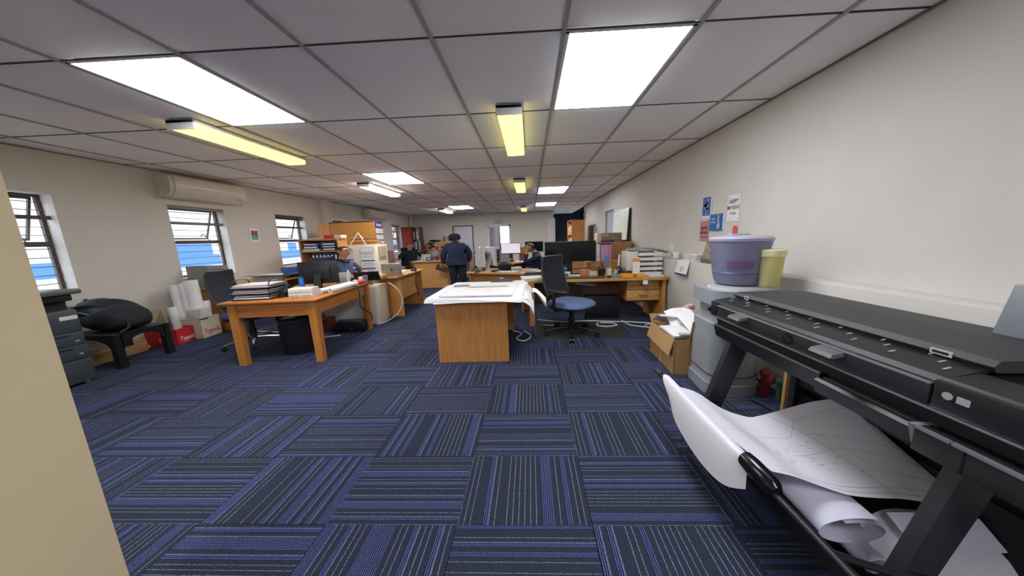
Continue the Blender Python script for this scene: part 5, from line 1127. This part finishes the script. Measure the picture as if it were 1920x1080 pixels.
# ---- screen desk
SCR = emis('lilac_screen', '#d9cfe0', .36)
monitor('monitor', 'monitor with a pale lilac screen on the far right desk', (-.5, 7.72, .76), 0, .52, .285, .20, SCR, CHAR)
monitor('monitor', 'dark monitor behind the man resting his head', (.12, 8.1, .76), R(6), .5, .28, .22)
for t_, (y0_, z0_) in enumerate(((-.2, 1.20), (-.1, 1.16))): pass
lt2 = thing('laptop', 'dark laptop lying half open below the lilac screen', 'laptop', (-.72, 7.48, .76), R(-20)); obj('keyboard_deck', bx(-.16, .16, -.1, .12, 0, .016), CHAR, lt2); obj('lid', bx(-.16, .16, -.004, .004, 0, .2, M=Matrix.Translation((0, .12, .016)) @ Matrix.Rotation(R(-70), 4, 'X')), SILVER, lt2)
prn = thing('office_printer', 'black desktop printer left of the lilac screen', 'printer', (-.98, 8.0, .76)); obj('body', bx(-.06, .15, -.15, .2, 0, .3, bev=.01), BLACK, prn); obj('paper_tray', bx(-.05, .14, -.24, -.15, .1, .12), CHAR, prn); obj('lid', bx(-.06, .15, -.15, .2, .3, .33, bev=.006), CHAR, prn)
papers('paper heap left of the lilac screen', (-.93, 7.98, 1.092), .18, .2, 3, R(10), th=.012)
papers('papers under the lilac screen', (-.25, 7.55, .761), .25, .2, 4, R(15))
ph2 = thing('picture_stand', 'brown picture frame beside the lilac screen', 'picture frame', (-.18, 7.85, .76)); obj('frame', bx(-.11, .11, -.01, .01, 0, .36), BROWN, ph2); obj('photo', bx(-.09, .09, -.012, -.009, .2, .34), mat('photo_tan', '#b48a66', .6), ph2)
tag(obj('tissue_box', bx(-.08, .08, -.06, .06, 0, .08, bev=.01).xf(Matrix.Translation((-.05, 7.6, .761))), mat('tan_box', '#c89a62', .7)), 'tan tissue box on the far right desk', 'tissue box')

# ---- drawer desk on the right
DZ = .719
monitor('monitor', 'wide black monitor on the right drawer desk', (.68, 5.02, DZ), R(0), .86, .345, .225)
mr = thing('monitor_riser', 'low dark monitor riser cluttered with small things', 'riser', (.85, 5.1, DZ)); obj('shelf', bx(-.32, .34, .0, .12, .085, .10), CHAR, mr); obj('foot', bx(-.30, -.27, -.05, .07, 0, .085), CHAR, mr); obj('foot', bx(.29, .32, -.05, .07, 0, .085), CHAR, mr)
kb = thing('keyboard', 'black keyboard in front of the wide monitor', 'keyboard', (.85, 4.58, DZ), R(-1)); obj('base', bx(-.3, .3, -.07, .07, 0, .016, bev=.003), BLACK, kb)
for r_ in range(4): obj('key_row', bx(-.28, .28, -.06+.031*r_, -.036+.031*r_, .016, .023, bev=.002), GREYP if r_ == 0 else CHAR, kb)
tag(obj('mouse', MB().sph((1.22, 4.56, DZ+.012), .04, .055, .018, 14, 8), BLACK), 'black mouse right of the keyboard', 'mouse')
for i, (x, y, w_, d_, h_, c, lb, z) in enumerate(((.62, 4.86, .08, .05, .07, '#c9dcd2', 'pale green note block under the wide monitor', DZ), (.92, 4.9, .17, .1, .10, '#b8744a', 'orange brown card box under the wide monitor', DZ), (1.02, 4.78, .12, .08, .075, '#c8b49a', 'small beige box right of the card box', DZ),
        (.72, 4.76, .16, .06, .03, '#cfcfc8', 'white tape dispenser on the desk front', DZ), (.52, 4.82, .18, .07, .045, '#4b5a33', 'dark green stapler box under the wide monitor', DZ), (1.10, 5.05, .1, .1, .09, '#8a5634', 'brown box behind the pen holder', DZ))):
    t = thing('small_box', lb, 'box', (x, y, z)); obj('carton_body', bx(-w_/2, w_/2, -d_/2, d_/2, 0, h_, bev=.004), mat('sb'+c, c, .6, var=.12), t); obj('lid', bx(-w_/2-.002, w_/2+.002, -d_/2-.002, d_/2+.002, h_-.012, h_+.002, bev=.002), mat('sb'+c, c, .6), t)
def pens(label, loc, r_, h_, m, items):
    t = cup(label, loc, r_, h_, m, 'pen_holder', cat='pen holder')
    for i, (dx, dy, L, c, rr) in enumerate(items): obj('pen', MB().cyl((dx*.3, dy*.3, .01), (dx, dy, L), rr, seg=8), mat('pen'+c, c, .5), t)
pens('black pen holder full of pens beside the card boxes', (1.16, 4.78, DZ), .06, .11, BLACK, [(-.04, 0, .16, '#2b2b33', .007), (.02, .02, .2, '#3a2f4a', .008), (.04, -.01, .17, '#20242c', .007), (0, .04, .21, '#17181b', .008)])
pens('white pen holder with tall blue rulers', (1.30, 4.86, DZ), .045, .11, WHITEP, [(-.06, .0, .33, '#4d87b8', .012), (-.03, .02, .31, '#5b9ac8', .010), (.02, 0, .2, '#d6b54a', .007)])
pens('pale pen holder with tall white rulers', (1.40, 4.76, DZ), .045, .10, mat('pink_cup', '#d6b3b6', .5), [(.03, .0, .34, '#e4e6ea', .010), (.045, .01, .34, '#cfd4dc', .009), (-.02, .01, .18, '#47806a', .007)])
tag(obj('paper_clip_tray', bx(-.07, .07, -.05, .05, 0, .035, bev=.012).xf(Matrix.Translation((1.36, 4.62, DZ))), mat('aqua', '#4f98b4', .4)), 'small blue tray in front of the pen holders', 'tray')
ph_ = phone('black desk phone left of the white paper trays', (1.50, 4.72, DZ), R(20)); ph_.rotation_euler = (R(22), 0, R(10)); ph_.location.z = DZ+.04
ob = thing('orange_tray', 'orange plastic box on the front of the drawer desk', 'box', (1.47, 4.50, DZ)); 
for a in ((-.09, .09, -.055, -.05, 0, .06), (-.09, .09, .05, .055, 0, .06), (-.09, -.085, -.055, .055, 0, .06), (.085, .09, -.055, .055, 0, .06), (-.09, .09, -.055, .055, 0, .006)): obj('side' if a[5] > .02 else 'bottom', bx(*a), ORANGE, ob)
tu = thing('paper_tray_tower', 'tower of white stacking paper trays on the drawer desk', 'paper trays', (1.80, 4.80, DZ))
obj('upright', bx(-.27, -.10, -.12, .18, .08, .385, bev=.006), mat('tray_white', '#d9d5c8', .5), tu)
for k in range(5):
    z = .015+.075*k; t1 = obj('tray', MB().box(-.1, .26+(.05 if k == 1 else 0), -.16, .18, z, z+.012, bev=.003).box(-.1, .26, -.165, -.155, z, z+.045).box(-.1, .26, .17, .18, z, z+.055), WHITEP, tu); obj('sheet', bx(-.09, .24, -.15, .16, z+.013, z+.035), PAPER if k % 2 else PAPER2, t1)
tag(obj('newspaper', MB().sheet(lambda u, v: Vector((1.58+.62*u, 4.66+.28*v, DZ+.40+.03*math.sin(math.pi*u)+.012*math.sin(7*v)-.05*u*u)), 16, 8, .012), mat('newsprint', '#a9aaa6', .8, var=.35, scale=24)), 'newspaper draped over the top of the white paper trays', 'newspaper')
yb = thing('sticky_note_strip', 'white and orange notice hanging from the white paper trays', 'notice', (1.64, 4.58, DZ)); obj('strip', bx(-.055, .055, -.004, .004, .03, .30), PAPER, yb); obj('band', bx(-.055, .055, -.006, -.0035, .23, .285), ORANGE, yb); obj('band', bx(-.055, .055, -.006, -.0035, .03, .05), ORANGE, yb)
tag(obj('yellow_box', bx(-.07, .07, -.05, .05, 0, .05, bev=.006).xf(Matrix.Translation((1.68, 4.50, DZ))), mat('amber', '#e2a62a', .5)), 'small amber box below the notice on the drawer desk', 'box')
tag(obj('hanging_tag', bx(-.035, .035, -.003, .003, -.1, .0).xf(Matrix.Translation((1.72, 4.40, DZ+.003))), PAPER), 'white tag hanging over the front edge above the top drawer', 'tag')
papers('papers and purple leaflet beside the white paper trays', (1.92, 4.52, DZ), .22, .12, 3, R(8), th=.008)
papers('white plan sheets on the left end of the drawer desk', (.02, 4.62, DZ), .34, .34, 5, R(6), th=.007)
sb_ = thing('scanner_box', 'grey flat scanner on the left end of the drawer desk', 'scanner', (.08, 5.0, DZ), R(4)); obj('base', bx(-.16, .16, -.1, .12, 0, .07, bev=.01), CHAR, sb_); obj('lid', bx(-.16, .16, -.1, .12, .07, .09, bev=.008), GREYP, sb_)
tag(obj('ring_binder', bx(-.05, .05, -.14, .14, 0, .37, bev=.004).xf(Matrix.Translation((1.245, 5.92, .866))), mat('teal_print', '#4f8f88', .6, var=.3)), 'teal lever arch file right of the wide monitor', 'file')
wbn = thing('ring_binder', 'white lever arch file beside the teal one', 'file', (1.33, 5.92, .866)); obj('cover', bx(-.033, .033, -.14, .14, 0, .33, bev=.004), PAPER, wbn); obj('ring_hole', MB().cyl((0, -.141, .1), (0, -.144, .1), .012, seg=12), BLACK, wbn)
pkb = thing('pink_binder', 'pink lilac folder box with a dark lid right of the wide monitor', 'folder', (1.48, 5.90, .866)); obj('cover', bx(-.1, .1, -.12, .12, 0, .32, bev=.004), mat('pink_card', '#cf9fc6', .6), pkb); obj('spine_line', bx(.05, .06, -.123, -.119, 0, .32), mat('mauve', '#9a6d97', .6), pkb); obj('lid', bx(-.105, .105, -.125, .125, .32, .345), mat('plum', '#4a2b35', .5), pkb)
gbx = thing('grey_carton', 'grey brown printed carton on the oak cupboard', 'box', (1.80, 6.75, 1.253)); obj('carton_body', bx(-.21, .23, -.15, .15, 0, .16, bev=.004), mat('carton_grey', '#9a8a6f', .8, var=.2), gbx); obj('label_patch', bx(-.19, -.06, -.152, -.149, .09, .14), mat('label_tan', '#cbb890', .7), gbx)
nb_ = thing('navy_box', 'flat dark blue box under the grey carton', 'box', (1.86, 6.72, 1.216)); obj('carton_body', bx(-.27, .27, -.16, .16, 0, .035, bev=.003), mat('navy_box', '#2f3366', .5), nb_); obj('print', bx(0, .16, -.162, -.159, .012, .022), PAPER2, nb_)
tag(obj('cream_file_box', bx(-.045, .045, -.15, .15, 0, .20, bev=.004).xf(Matrix.Translation((1.54, 6.75, 1.216))), CREAM), 'cream upright file box left of the grey carton', 'file box')
wbd = thing('whiteboard', 'white board leaning against the right wall on the oak cupboard', 'whiteboard', (2.235, 7.45, 1.15)); Mw = Matrix.Rotation(R(3), 4, 'Y')
obj('board', bx(-.012, .0, -.6, .65, 0, .8, M=Mw), mat('board_white', '#dfe3dc', .3), wbd); obj('frame_edge', bx(-.03, .012, -.64, -.6, 0, .8, M=Mw), BLACK, wbd); obj('frame_edge', bx(-.016, .002, -.6, .65, .8, .812, M=Mw), SILVER, wbd)
obj('faint_writing', MB().box(-.0135, -.011, .1, .5, .70, .706, M=Mw).box(-.0135, -.011, .15, .45, .66, .664, M=Mw), INK, wbd)
tag(obj('shelf_stand', bx(1.98, 2.22, 7.08, 8.1, 0, 1.15), OAK), 'oak cabinet carrying the whiteboard by the right wall', 'cabinet')
ex = thing('exit_sign', 'small green exit sign at the far end of the right wall', 'sign', (XR-.01, 12.3, 2.05)); obj('plate', bx(-.02, .01, -.02, .22, 0, .28), mat('sign_green', '#3f7d55', .5), ex); obj('arrow', bx(-.022, -.019, .04, .14, .08, .2), PAPER, ex)
sgn_ = tag(obj('wall_notice', bx(-1.62, -1.28, YB-.012, YB-.001, 2.05, 2.28), mat('notice_grey', '#bdb9b3', .7)), 'pale square notice above the white door on the back wall', 'notice')
# ---- cables on the right-hand floor
for pts, lb in (([(.1, 4.75, .01), (.5, 4.6, .01), (.9, 4.62, .01), (1.3, 4.55, .01), (1.6, 4.5, .01), (1.85, 4.4, .01)], 'long white cable across the carpet under the drawer desk'),
                ([(1.05, 4.5, .01), (1.0, 4.38, .01), (1.12, 4.30, .01), (1.3, 4.36, .01), (1.25, 4.48, .01), (1.08, 4.5, .012)], 'loop of white cable on the carpet behind the chair mat'),
                ([(1.45, 4.6, .01), (1.5, 4.35, .01), (1.72, 4.22, .01), (1.95, 4.15, .01), (2.02, 4.28, .012), (1.85, 4.38, .014), (1.7, 4.3, .016)], 'loop of white cable on the carpet beside the desk leg'),
                ([(-.28, 4.2, .01), (-.15, 4.05, .01), (-.22, 3.85, .01), (-.1, 3.75, .01), (-.02, 3.95, .01), (-.12, 4.15, .016)], 'tangle of white cable behind the middle desk')):
    tag(obj('white_cable', MB().tube(pts, .009, 7), WHITEP), lb, 'cable')
tag(obj('power_cable', MB().tube([(2.075, 4.62, .66), (2.08, 4.52, .5), (2.085, 4.5, .3), (2.07, 4.44, .2), (2.085, 4.40, .1), (2.05, 4.34, .012)], .012, 7), mat('grey_cable', '#4d4f5c', .6)), 'bundle of grey cable between desk end and right wall', 'cable')
pcu = thing('black_computer', 'black computer box under the drawer desk', 'computer', (1.15, 4.86, 0)); obj('case', bx(-.28, .3, -.08, .1, 0, .38, bev=.006), BLACK, pcu); obj('side_strip', bx(-.285, -.27, -.085, -.08, .02, .36), GREYP, pcu)

# ================================================================ PEOPLE
def figure(label, loc, rz, J, regions, hair, skin, extras=None, sx=1.22, hair_rule=None, hair_off=.012, hair_rise=1.12):
    """J: joint -> (position, radius, parent); local +x is forward, +y left. Grown with a Skin modifier, then dressed per face."""
    names = list(J); idx = {n: i for i, n in enumerate(names)}
    me = bpy.data.meshes.new('armature'); me.from_pydata([J[n][0] for n in names], [(idx[n], idx[J[n][2]]) for n in names if J[n][2]], [])
    o = bpy.data.objects.new('armature', me); col.objects.link(o)
    o.modifiers.new('skin', 'SKIN'); ss = o.modifiers.new('sub', 'SUBSURF'); ss.levels = 2; ss.render_levels = 2
    if not me.skin_vertices: me.skin_vertices.new()
    for i, n in enumerate(names):
        r = J[n][1]; r = r if isinstance(r, tuple) else (r, r)
        me.skin_vertices[0].data[i].radius = r; me.skin_vertices[0].data[i].use_root = (n == 'pelvis')
    dg = bpy.context.evaluated_depsgraph_get(); body = bpy.data.meshes.new_from_object(o.evaluated_get(dg)); bpy.data.objects.remove(o)
    segs = [(n, Vector(J[n][0]), Vector(J[J[n][2]][0])) for n in names if J[n][2]]
    mats_ = []
    for m_ in regions.values():
        if m_ not in mats_: mats_.append(m_)
    for m_ in mats_: body.materials.append(m_)
    def near(p):
        best = None
        for n, a, b in segs:
            d = b-a; t = max(0, min(1, (p-a).dot(d)/max(d.length_squared, 1e-9))); q = (p-(a+d*t)).length-.6*(J[n][1] if not isinstance(J[n][1], tuple) else max(J[n][1]))
            if best is None or q < best[0]: best = (q, n)
        return best[1]
    own = []
    for f in body.polygons:
        n = near(f.center); own.append(n); f.material_index = mats_.index(regions.get(n, regions['*'])); f.use_smooth = True
    # fingers rooted in each palm
    bm = bmesh.new(); bm.from_mesh(body); hm = MB(); hm.bm.free(); hm.bm = bm; nf0 = len(bm.faces)
    for side in ('l', 'r'):
        if 'hand_'+side not in J: continue
        h = Vector(J['hand_'+side][0]); wv = (h-Vector(J['wrist_'+side][0])).normalized(); up = Vector((0, 0, 1)); lat = wv.cross(up); lat = lat.normalized() if lat.length > .1 else Vector((0, 1, 0)); dn = lat.cross(wv).normalized()
        for k, L in enumerate((.062, .072, .067, .052)):
            b = h+lat*(.027-.018*k)+wv*.015
            hm.tube([b, b+wv*L*.5-dn*.006, b+wv*L*.85-dn*.022, b+wv*L-dn*.038], lambda q: .0095-.003*q, 6, 2)
        s_ = 1 if side == 'r' else -1
        b = h+lat*.026*s_; hm.tube([b-wv*.01, b+lat*.02*s_+wv*.02-dn*.008, b+lat*.026*s_+wv*.045-dn*.015], lambda q: .011-.003*q, 6, 2)
    bm.faces.ensure_lookup_table()
    for f in bm.faces[nf0:]: f.material_index = mats_.index(skin); f.smooth = True
    bm.to_mesh(body); bm.free()
    W = Matrix.Diagonal((sx, 1, 1, 1)) @ Matrix.Rotation(rz, 4, 'Z')
    t = thing('person', label, 'person', loc)
    hc = Vector(J['head'][0])
    # hair / cap grown from the head faces
    if hair:
        hb = bmesh.new(); hb.from_mesh(body); hb.faces.ensure_lookup_table()
        keep = [f for f in hb.faces if (f.calc_center_median()-hc).length < .19 and f.calc_center_median().z > hc.z-.09 and f.material_index == mats_.index(skin) and hair_rule(f.calc_center_median()-hc)]
        keep = [f for f in keep if 'hand' not in near(f.calc_center_median())]
        left = set(keep); best_ = []
        while left:
            grp = [left.pop()]; i_ = 0
            while i_ < len(grp):
                for e_ in grp[i_].edges:
                    for g_ in e_.link_faces:
                        if g_ in left: left.discard(g_); grp.append(g_)
                i_ += 1
            if len(grp) > len(best_): best_ = grp
        keep = best_; ks_ = set(keep); bmesh.ops.delete(hb, geom=[f for f in hb.faces if f not in ks_], context='FACES'); bmesh.ops.delete(hb, geom=[v for v in hb.verts if not v.link_faces], context='VERTS'); hb.normal_update()
        for v in hb.verts: v.co += v.normal*hair_off
        zb = hc.z+.02
        for v in hb.verts:
            if v.co.z > zb: v.co.z = zb+(v.co.z-zb)*hair_rise
        hme = bpy.data.meshes.new('hair'); hb.to_mesh(hme); hb.free()
        for p_ in hme.polygons: p_.use_smooth = True
        hme.transform(W); hme.materials.clear(); hme.materials.append(hair[1]); ho = obj(hair[0], hme, None, t); sm = ho.modifiers.new('thickness', 'SOLIDIFY'); sm.thickness = hair_off*1.6; sm.offset = -1
    body.transform(W); obj('body', body, None, t)
    # face
    fd = Vector(J['crown'][0])-Vector(J['neck'][0]); upv = fd.normalized(); fw = Vector(J.get('_look', ((1, 0, 0),))[0]).normalized() if '_look' in J else Vector((1, 0, 0)); fw = (fw-upv*fw.dot(upv)).normalized(); lt_ = upv.cross(fw)
    rh = J['head'][1] if not isinstance(J['head'][1], tuple) else J['head'][1][0]
    def part(name, mb, m_): mb.xf(W); obj(name, mb, m_, t)
    for s_ in (1, -1):
        part('eye', MB().sph(hc+fw*rh*.86+lt_*s_*rh*.36+upv*rh*.12, .011, u=8, v=6), SPRAY)
        part('ear', MB().sph(hc+lt_*s_*rh*.95-fw*rh*.05, .02, .012, .03, 8, 6), skin)
        part('brow', MB().tube([hc+fw*rh*.92+lt_*s_*rh*.18+upv*rh*.32, hc+fw*rh*.84+lt_*s_*rh*.52+upv*rh*.32], .006, 6, 0), HAIR)
    part('nose', MB().sph(hc+fw*rh*1.0-upv*rh*.12, .02, .016, .03, 8, 6), skin)
    part('mouth', MB().sph(hc+fw*rh*.9-upv*rh*.5, .012, .03, .007, 8, 6), mat('lips', '#8d5348', .6))
    if extras: extras(part, hc, fw, lt_, upv, rh)
    return t
def torso(z0, lean=0, tilt=0, w=1.0, head=None):
    """pelvis at z0"""
    L = lambda x, y, z: (x+lean*z, y+tilt*z, z0+z)
    J = {'pelvis': (L(0, 0, 0), (.125*w, .155*w), None), 'waist': (L(0, 0, .14), (.115*w, .15*w), 'pelvis'), 'chest': (L(.0, 0, .33), (.12*w, .165*w), 'waist'), 'collar': (L(-.005, 0, .47), (.075, .10), 'chest'), 'neck': (L(.012, 0, .55), .05, 'collar')}
    hx = head or L(.03, 0, .67)
    J['jaw'] = ((hx[0]+.012, hx[1], hx[2]-.065), (.068, .064), 'neck'); J['head'] = (hx, (.108, .088), 'jaw'); J['crown'] = ((hx[0]-.012, hx[1], hx[2]+.075), (.085, .072), 'head')
    for s, q in (('l', 1), ('r', -1)): J['shoulder_'+s] = (L(-.005, q*.185*w, .43), .062, 'chest')
    return J
def arm(J, s, elbow, wrist, hand, k=1.0):
    J['elbow_'+s] = (elbow, .05*k, 'shoulder_'+s); J['wrist_'+s] = (wrist, .034*k, 'elbow_'+s); J['hand_'+s] = (hand, (.03, .038), 'wrist_'+s)
def sit_legs(J, z0, kx=.42, w=1.0):
    for s, q in (('l', 1), ('r', -1)):
        J['hip_'+s] = ((.06, q*.1, z0-.01), .085*w, 'pelvis'); J['knee_'+s] = ((kx, q*.13, z0+.01), .066, 'hip_'+s); J['shin_'+s] = ((kx+.02, q*.13, .28), .055, 'knee_'+s); J['ankle_'+s] = ((kx+.0, q*.13, .09), .042, 'shin_'+s); J['toe_'+s] = ((kx+.15, q*.14, .045), (.03, .042), 'ankle_'+s)
def stand_legs(J, z0):
    for s, q in (('l', 1), ('r', -1)):
        J['hip_'+s] = ((.0, q*.095, z0-.08), .095, 'pelvis'); J['knee_'+s] = ((.02, q*.10, .43), .068, 'hip_'+s); J['ankle_'+s] = ((-.01, q*.105, .08), .045, 'knee_'+s); J['toe_'+s] = ((.13, q*.115, .04), (.03, .042), 'ankle_'+s)
def dress(top, legs, skin, shoes=BLACK, sleeve='long'):
    r = {'*': top, 'jaw': skin, 'head': skin, 'crown': skin, 'neck': skin, 'pelvis': legs}
    for s in 'lr':
        r.update({'hip_'+s: legs, 'knee_'+s: legs, 'shin_'+s: legs, 'ankle_'+s: legs, 'toe_'+s: shoes, 'hand_'+s: skin, 'wrist_'+s: skin if sleeve == 'short' else top})
    return r
short_hair = lambda d: d.z > .062 or (d.x < .045 and d.z > .02) or (d.x < -.01 and d.z > -.02) or (d.x < -.045 and d.z > -.07)
# 1 seated man in glasses
J = torso(.57, .06, 0, 1.14); arm(J, 'r', (.12, -.30, .80), (.38, -.16, .80), (.46, -.13, .80)); arm(J, 'l', (.14, .28, .82), (.40, .14, .80), (.48, .12, .80)); sit_legs(J, .56, .44)
def specs_(part, hc, fw, lt_, upv, rh):
    for s_ in (1, -1):
        c = hc+fw*rh*1.03+lt_*s_*rh*.4+upv*rh*.1; part('glasses_rim', MB().tube([c+lt_*.026*math.cos(a)+upv*.02*math.sin(a) for a in [i*math.pi/6 for i in range(13)]], .003, 5, 0), BLACK)
        part('glasses_arm', MB().tube([hc+fw*rh*1.0+lt_*s_*rh*.7+upv*rh*.14, hc+lt_*s_*rh*1.04+upv*rh*.12], .003, 5, 0), BLACK)
    part('shirt_badge', MB().box(-.001, .003, -.03, .03, -.008, .008, M=Matrix.Translation((.185, .06, .93))), PAPER); part('sleeve_stripe', MB().box(-.03, .03, -.003, .003, -.006, .006, M=Matrix.Translation((.1, -.325, .83))), PAPER)
    part('collar', MB().tube([(.125, -.02, 1.035), (.09, -.06, 1.06), (.03, -.072, 1.085), (-.03, -.03, 1.10), (-.03, .03, 1.10), (.03, .072, 1.085), (.09, .06, 1.06), (.125, .02, 1.035)], .015, 6, 3), DARKCL)
figure('seated man in glasses and slate blue short-sleeved shirt at the left desks', (-3.50, 5.30, 0), R(-14), J, dress(SHIRT, DARKCL, SKIN, sleeve='short'), ('hair', HAIR), SKIN, specs_, hair_rule=short_hair)
# 2 seated man in black jersey, facing the camera side
J = torso(.57, .02, 0, 1.1); arm(J, 'r', (.14, -.34, .84), (.36, -.42, .86), (.43, -.44, .86)); arm(J, 'l', (.12, .31, .82), (.38, .34, .86), (.45, .34, .86)); sit_legs(J, .56)
figure('seated man in a black jersey behind the far panel desk', (-3.90, 9.45, 0), R(-58), J, dress(DARKCL, DARKCL, SKIN), ('hair', HAIR), SKIN, lambda part, *a: part('jersey_badge', MB().cyl((.14, -.37, .87), (.155, -.39, .87), .04, seg=14), PAPER), hair_rule=short_hair)
# 3 woman in patterned top
J = torso(.56, .08, 0, .95); arm(J, 'r', (.16, -.28, .80), (.38, -.16, .86), (.45, -.14, .87)); arm(J, 'l', (.16, .26, .80), (.38, .16, .86), (.45, .14, .87)); sit_legs(J, .55)
figure('seated woman with dark hair in a black and white patterned top', (-3.36, 10.0, 0), R(-6), J, dress(mat('zebra_print', '#8f8a84', .9, var=.95, scale=30), DARKCL, SKIN2), ('hair', mat('auburn_hair', '#3a2220', .7, var=.2, scale=60)), SKIN2,
       lambda part, hc, fw, lt_, upv, rh: part('hair_bun', MB().sph(hc-fw*rh*1.1+upv*rh*.3, .06, .06, .06, 12, 8), MATS['auburn_hair']), hair_rule=lambda d: d.z > .055 or d.x < .02 and d.z > -.08, hair_off=.022)
# 4 standing man from behind in beanie
J = torso(.84, -.01, 0, 1.25, head=(.05, .02, 1.43)); arm(J, 'l', (-.02, .255, 1.0), (.05, .275, .77), (.08, .30, .69), 1.55); arm(J, 'r', (.03, -.25, 1.0), (.12, -.235, .80), (.19, -.22, .78), 1.55); stand_legs(J, .84)
J['jaw'] = (J['jaw'][0], .078, 'neck'); J['head'] = (J['head'][0], (.122, .108), 'jaw'); J['crown'] = ((.04, .02, 1.505), (.10, .09), 'head')
for s_, q_ in (('l', 1), ('r', -1)): J['hip_'+s_] = (J['hip_'+s_][0], .12, 'pelvis'); J['knee_'+s_] = ((.02, q_*.09, .43), .095, 'hip_'+s_)
J['pelvis'] = (J['pelvis'][0], (.15, .20), None); J['waist'] = (J['waist'][0], (.16, .215), 'pelvis'); J['collar'] = (J['collar'][0], (.10, .12), 'chest')
for s_, q_ in (('l', 1), ('r', -1)): J['shoulder_'+s_] = ((-.01, q_*.185, 1.215), .072, 'chest')
J['chest'] = ((-.005, 0, 1.13), (.15, .20), 'waist'); J['collar'] = ((.0, 0, 1.29), (.085, .105), 'chest'); J['neck'] = ((.025, 0, 1.355), .06, 'collar')
figure('standing man in a dark beanie and navy jacket with his back turned', (-2.02, 8.02, 0), R(96), J, {**dress(NAVY, DARKCL, SKIN), 'neck': NAVY}, ('beanie', mat('beanie_knit', '#191b2b', .95, bump=.4, scale=90)), SKIN,
       lambda part, *a: part('jacket_hem', MB().lathe([(.12, .24), (.150, .2), (.163, .1), (.166, .0), (.150, .0), (.146, .12)], (0, 0, .70), seg=24, sx=1.05, sy=1.3), NAVY), hair_rule=lambda d: d.z > -.055, hair_off=.022, sx=1.38, hair_rise=1.35)
bk_ = thing('brown_folder', 'brown folder held low by the standing man', 'folder', (-2.47, 8.10, .60), R(10)); obj('cover', bx(-.17, .17, -.012, .012, -.10, .09, M=Matrix.Rotation(R(24), 4, 'Y') @ Matrix.Rotation(R(25), 4, 'X')), mat('folder_brown', '#6d4b3c', .5), bk_); obj('page_edge', bx(-.17, .17, -.008, .008, -.112, -.1, M=Matrix.Rotation(R(24), 4, 'Y') @ Matrix.Rotation(R(25), 4, 'X')), PAPER2, bk_)
# 5 seated man resting his head, facing left
J = torso(.50, .14, 0, 1.1, head=(.18, 0, 1.155)); arm(J, 'l', (.30, .20, .80), (.25, .13, 1.0), (.24, .09, 1.07)); arm(J, 'r', (.18, -.27, .70), (.38, -.14, .78), (.45, -.12, .78)); sit_legs(J, .49, .40)
figure('seated man in a navy jacket resting his head on his hand', (.22, 6.86, 0), R(184), J, dress(NAVY, DARKCL, SKIN), ('hair', HAIRG), SKIN, None, hair_rule=short_hair)
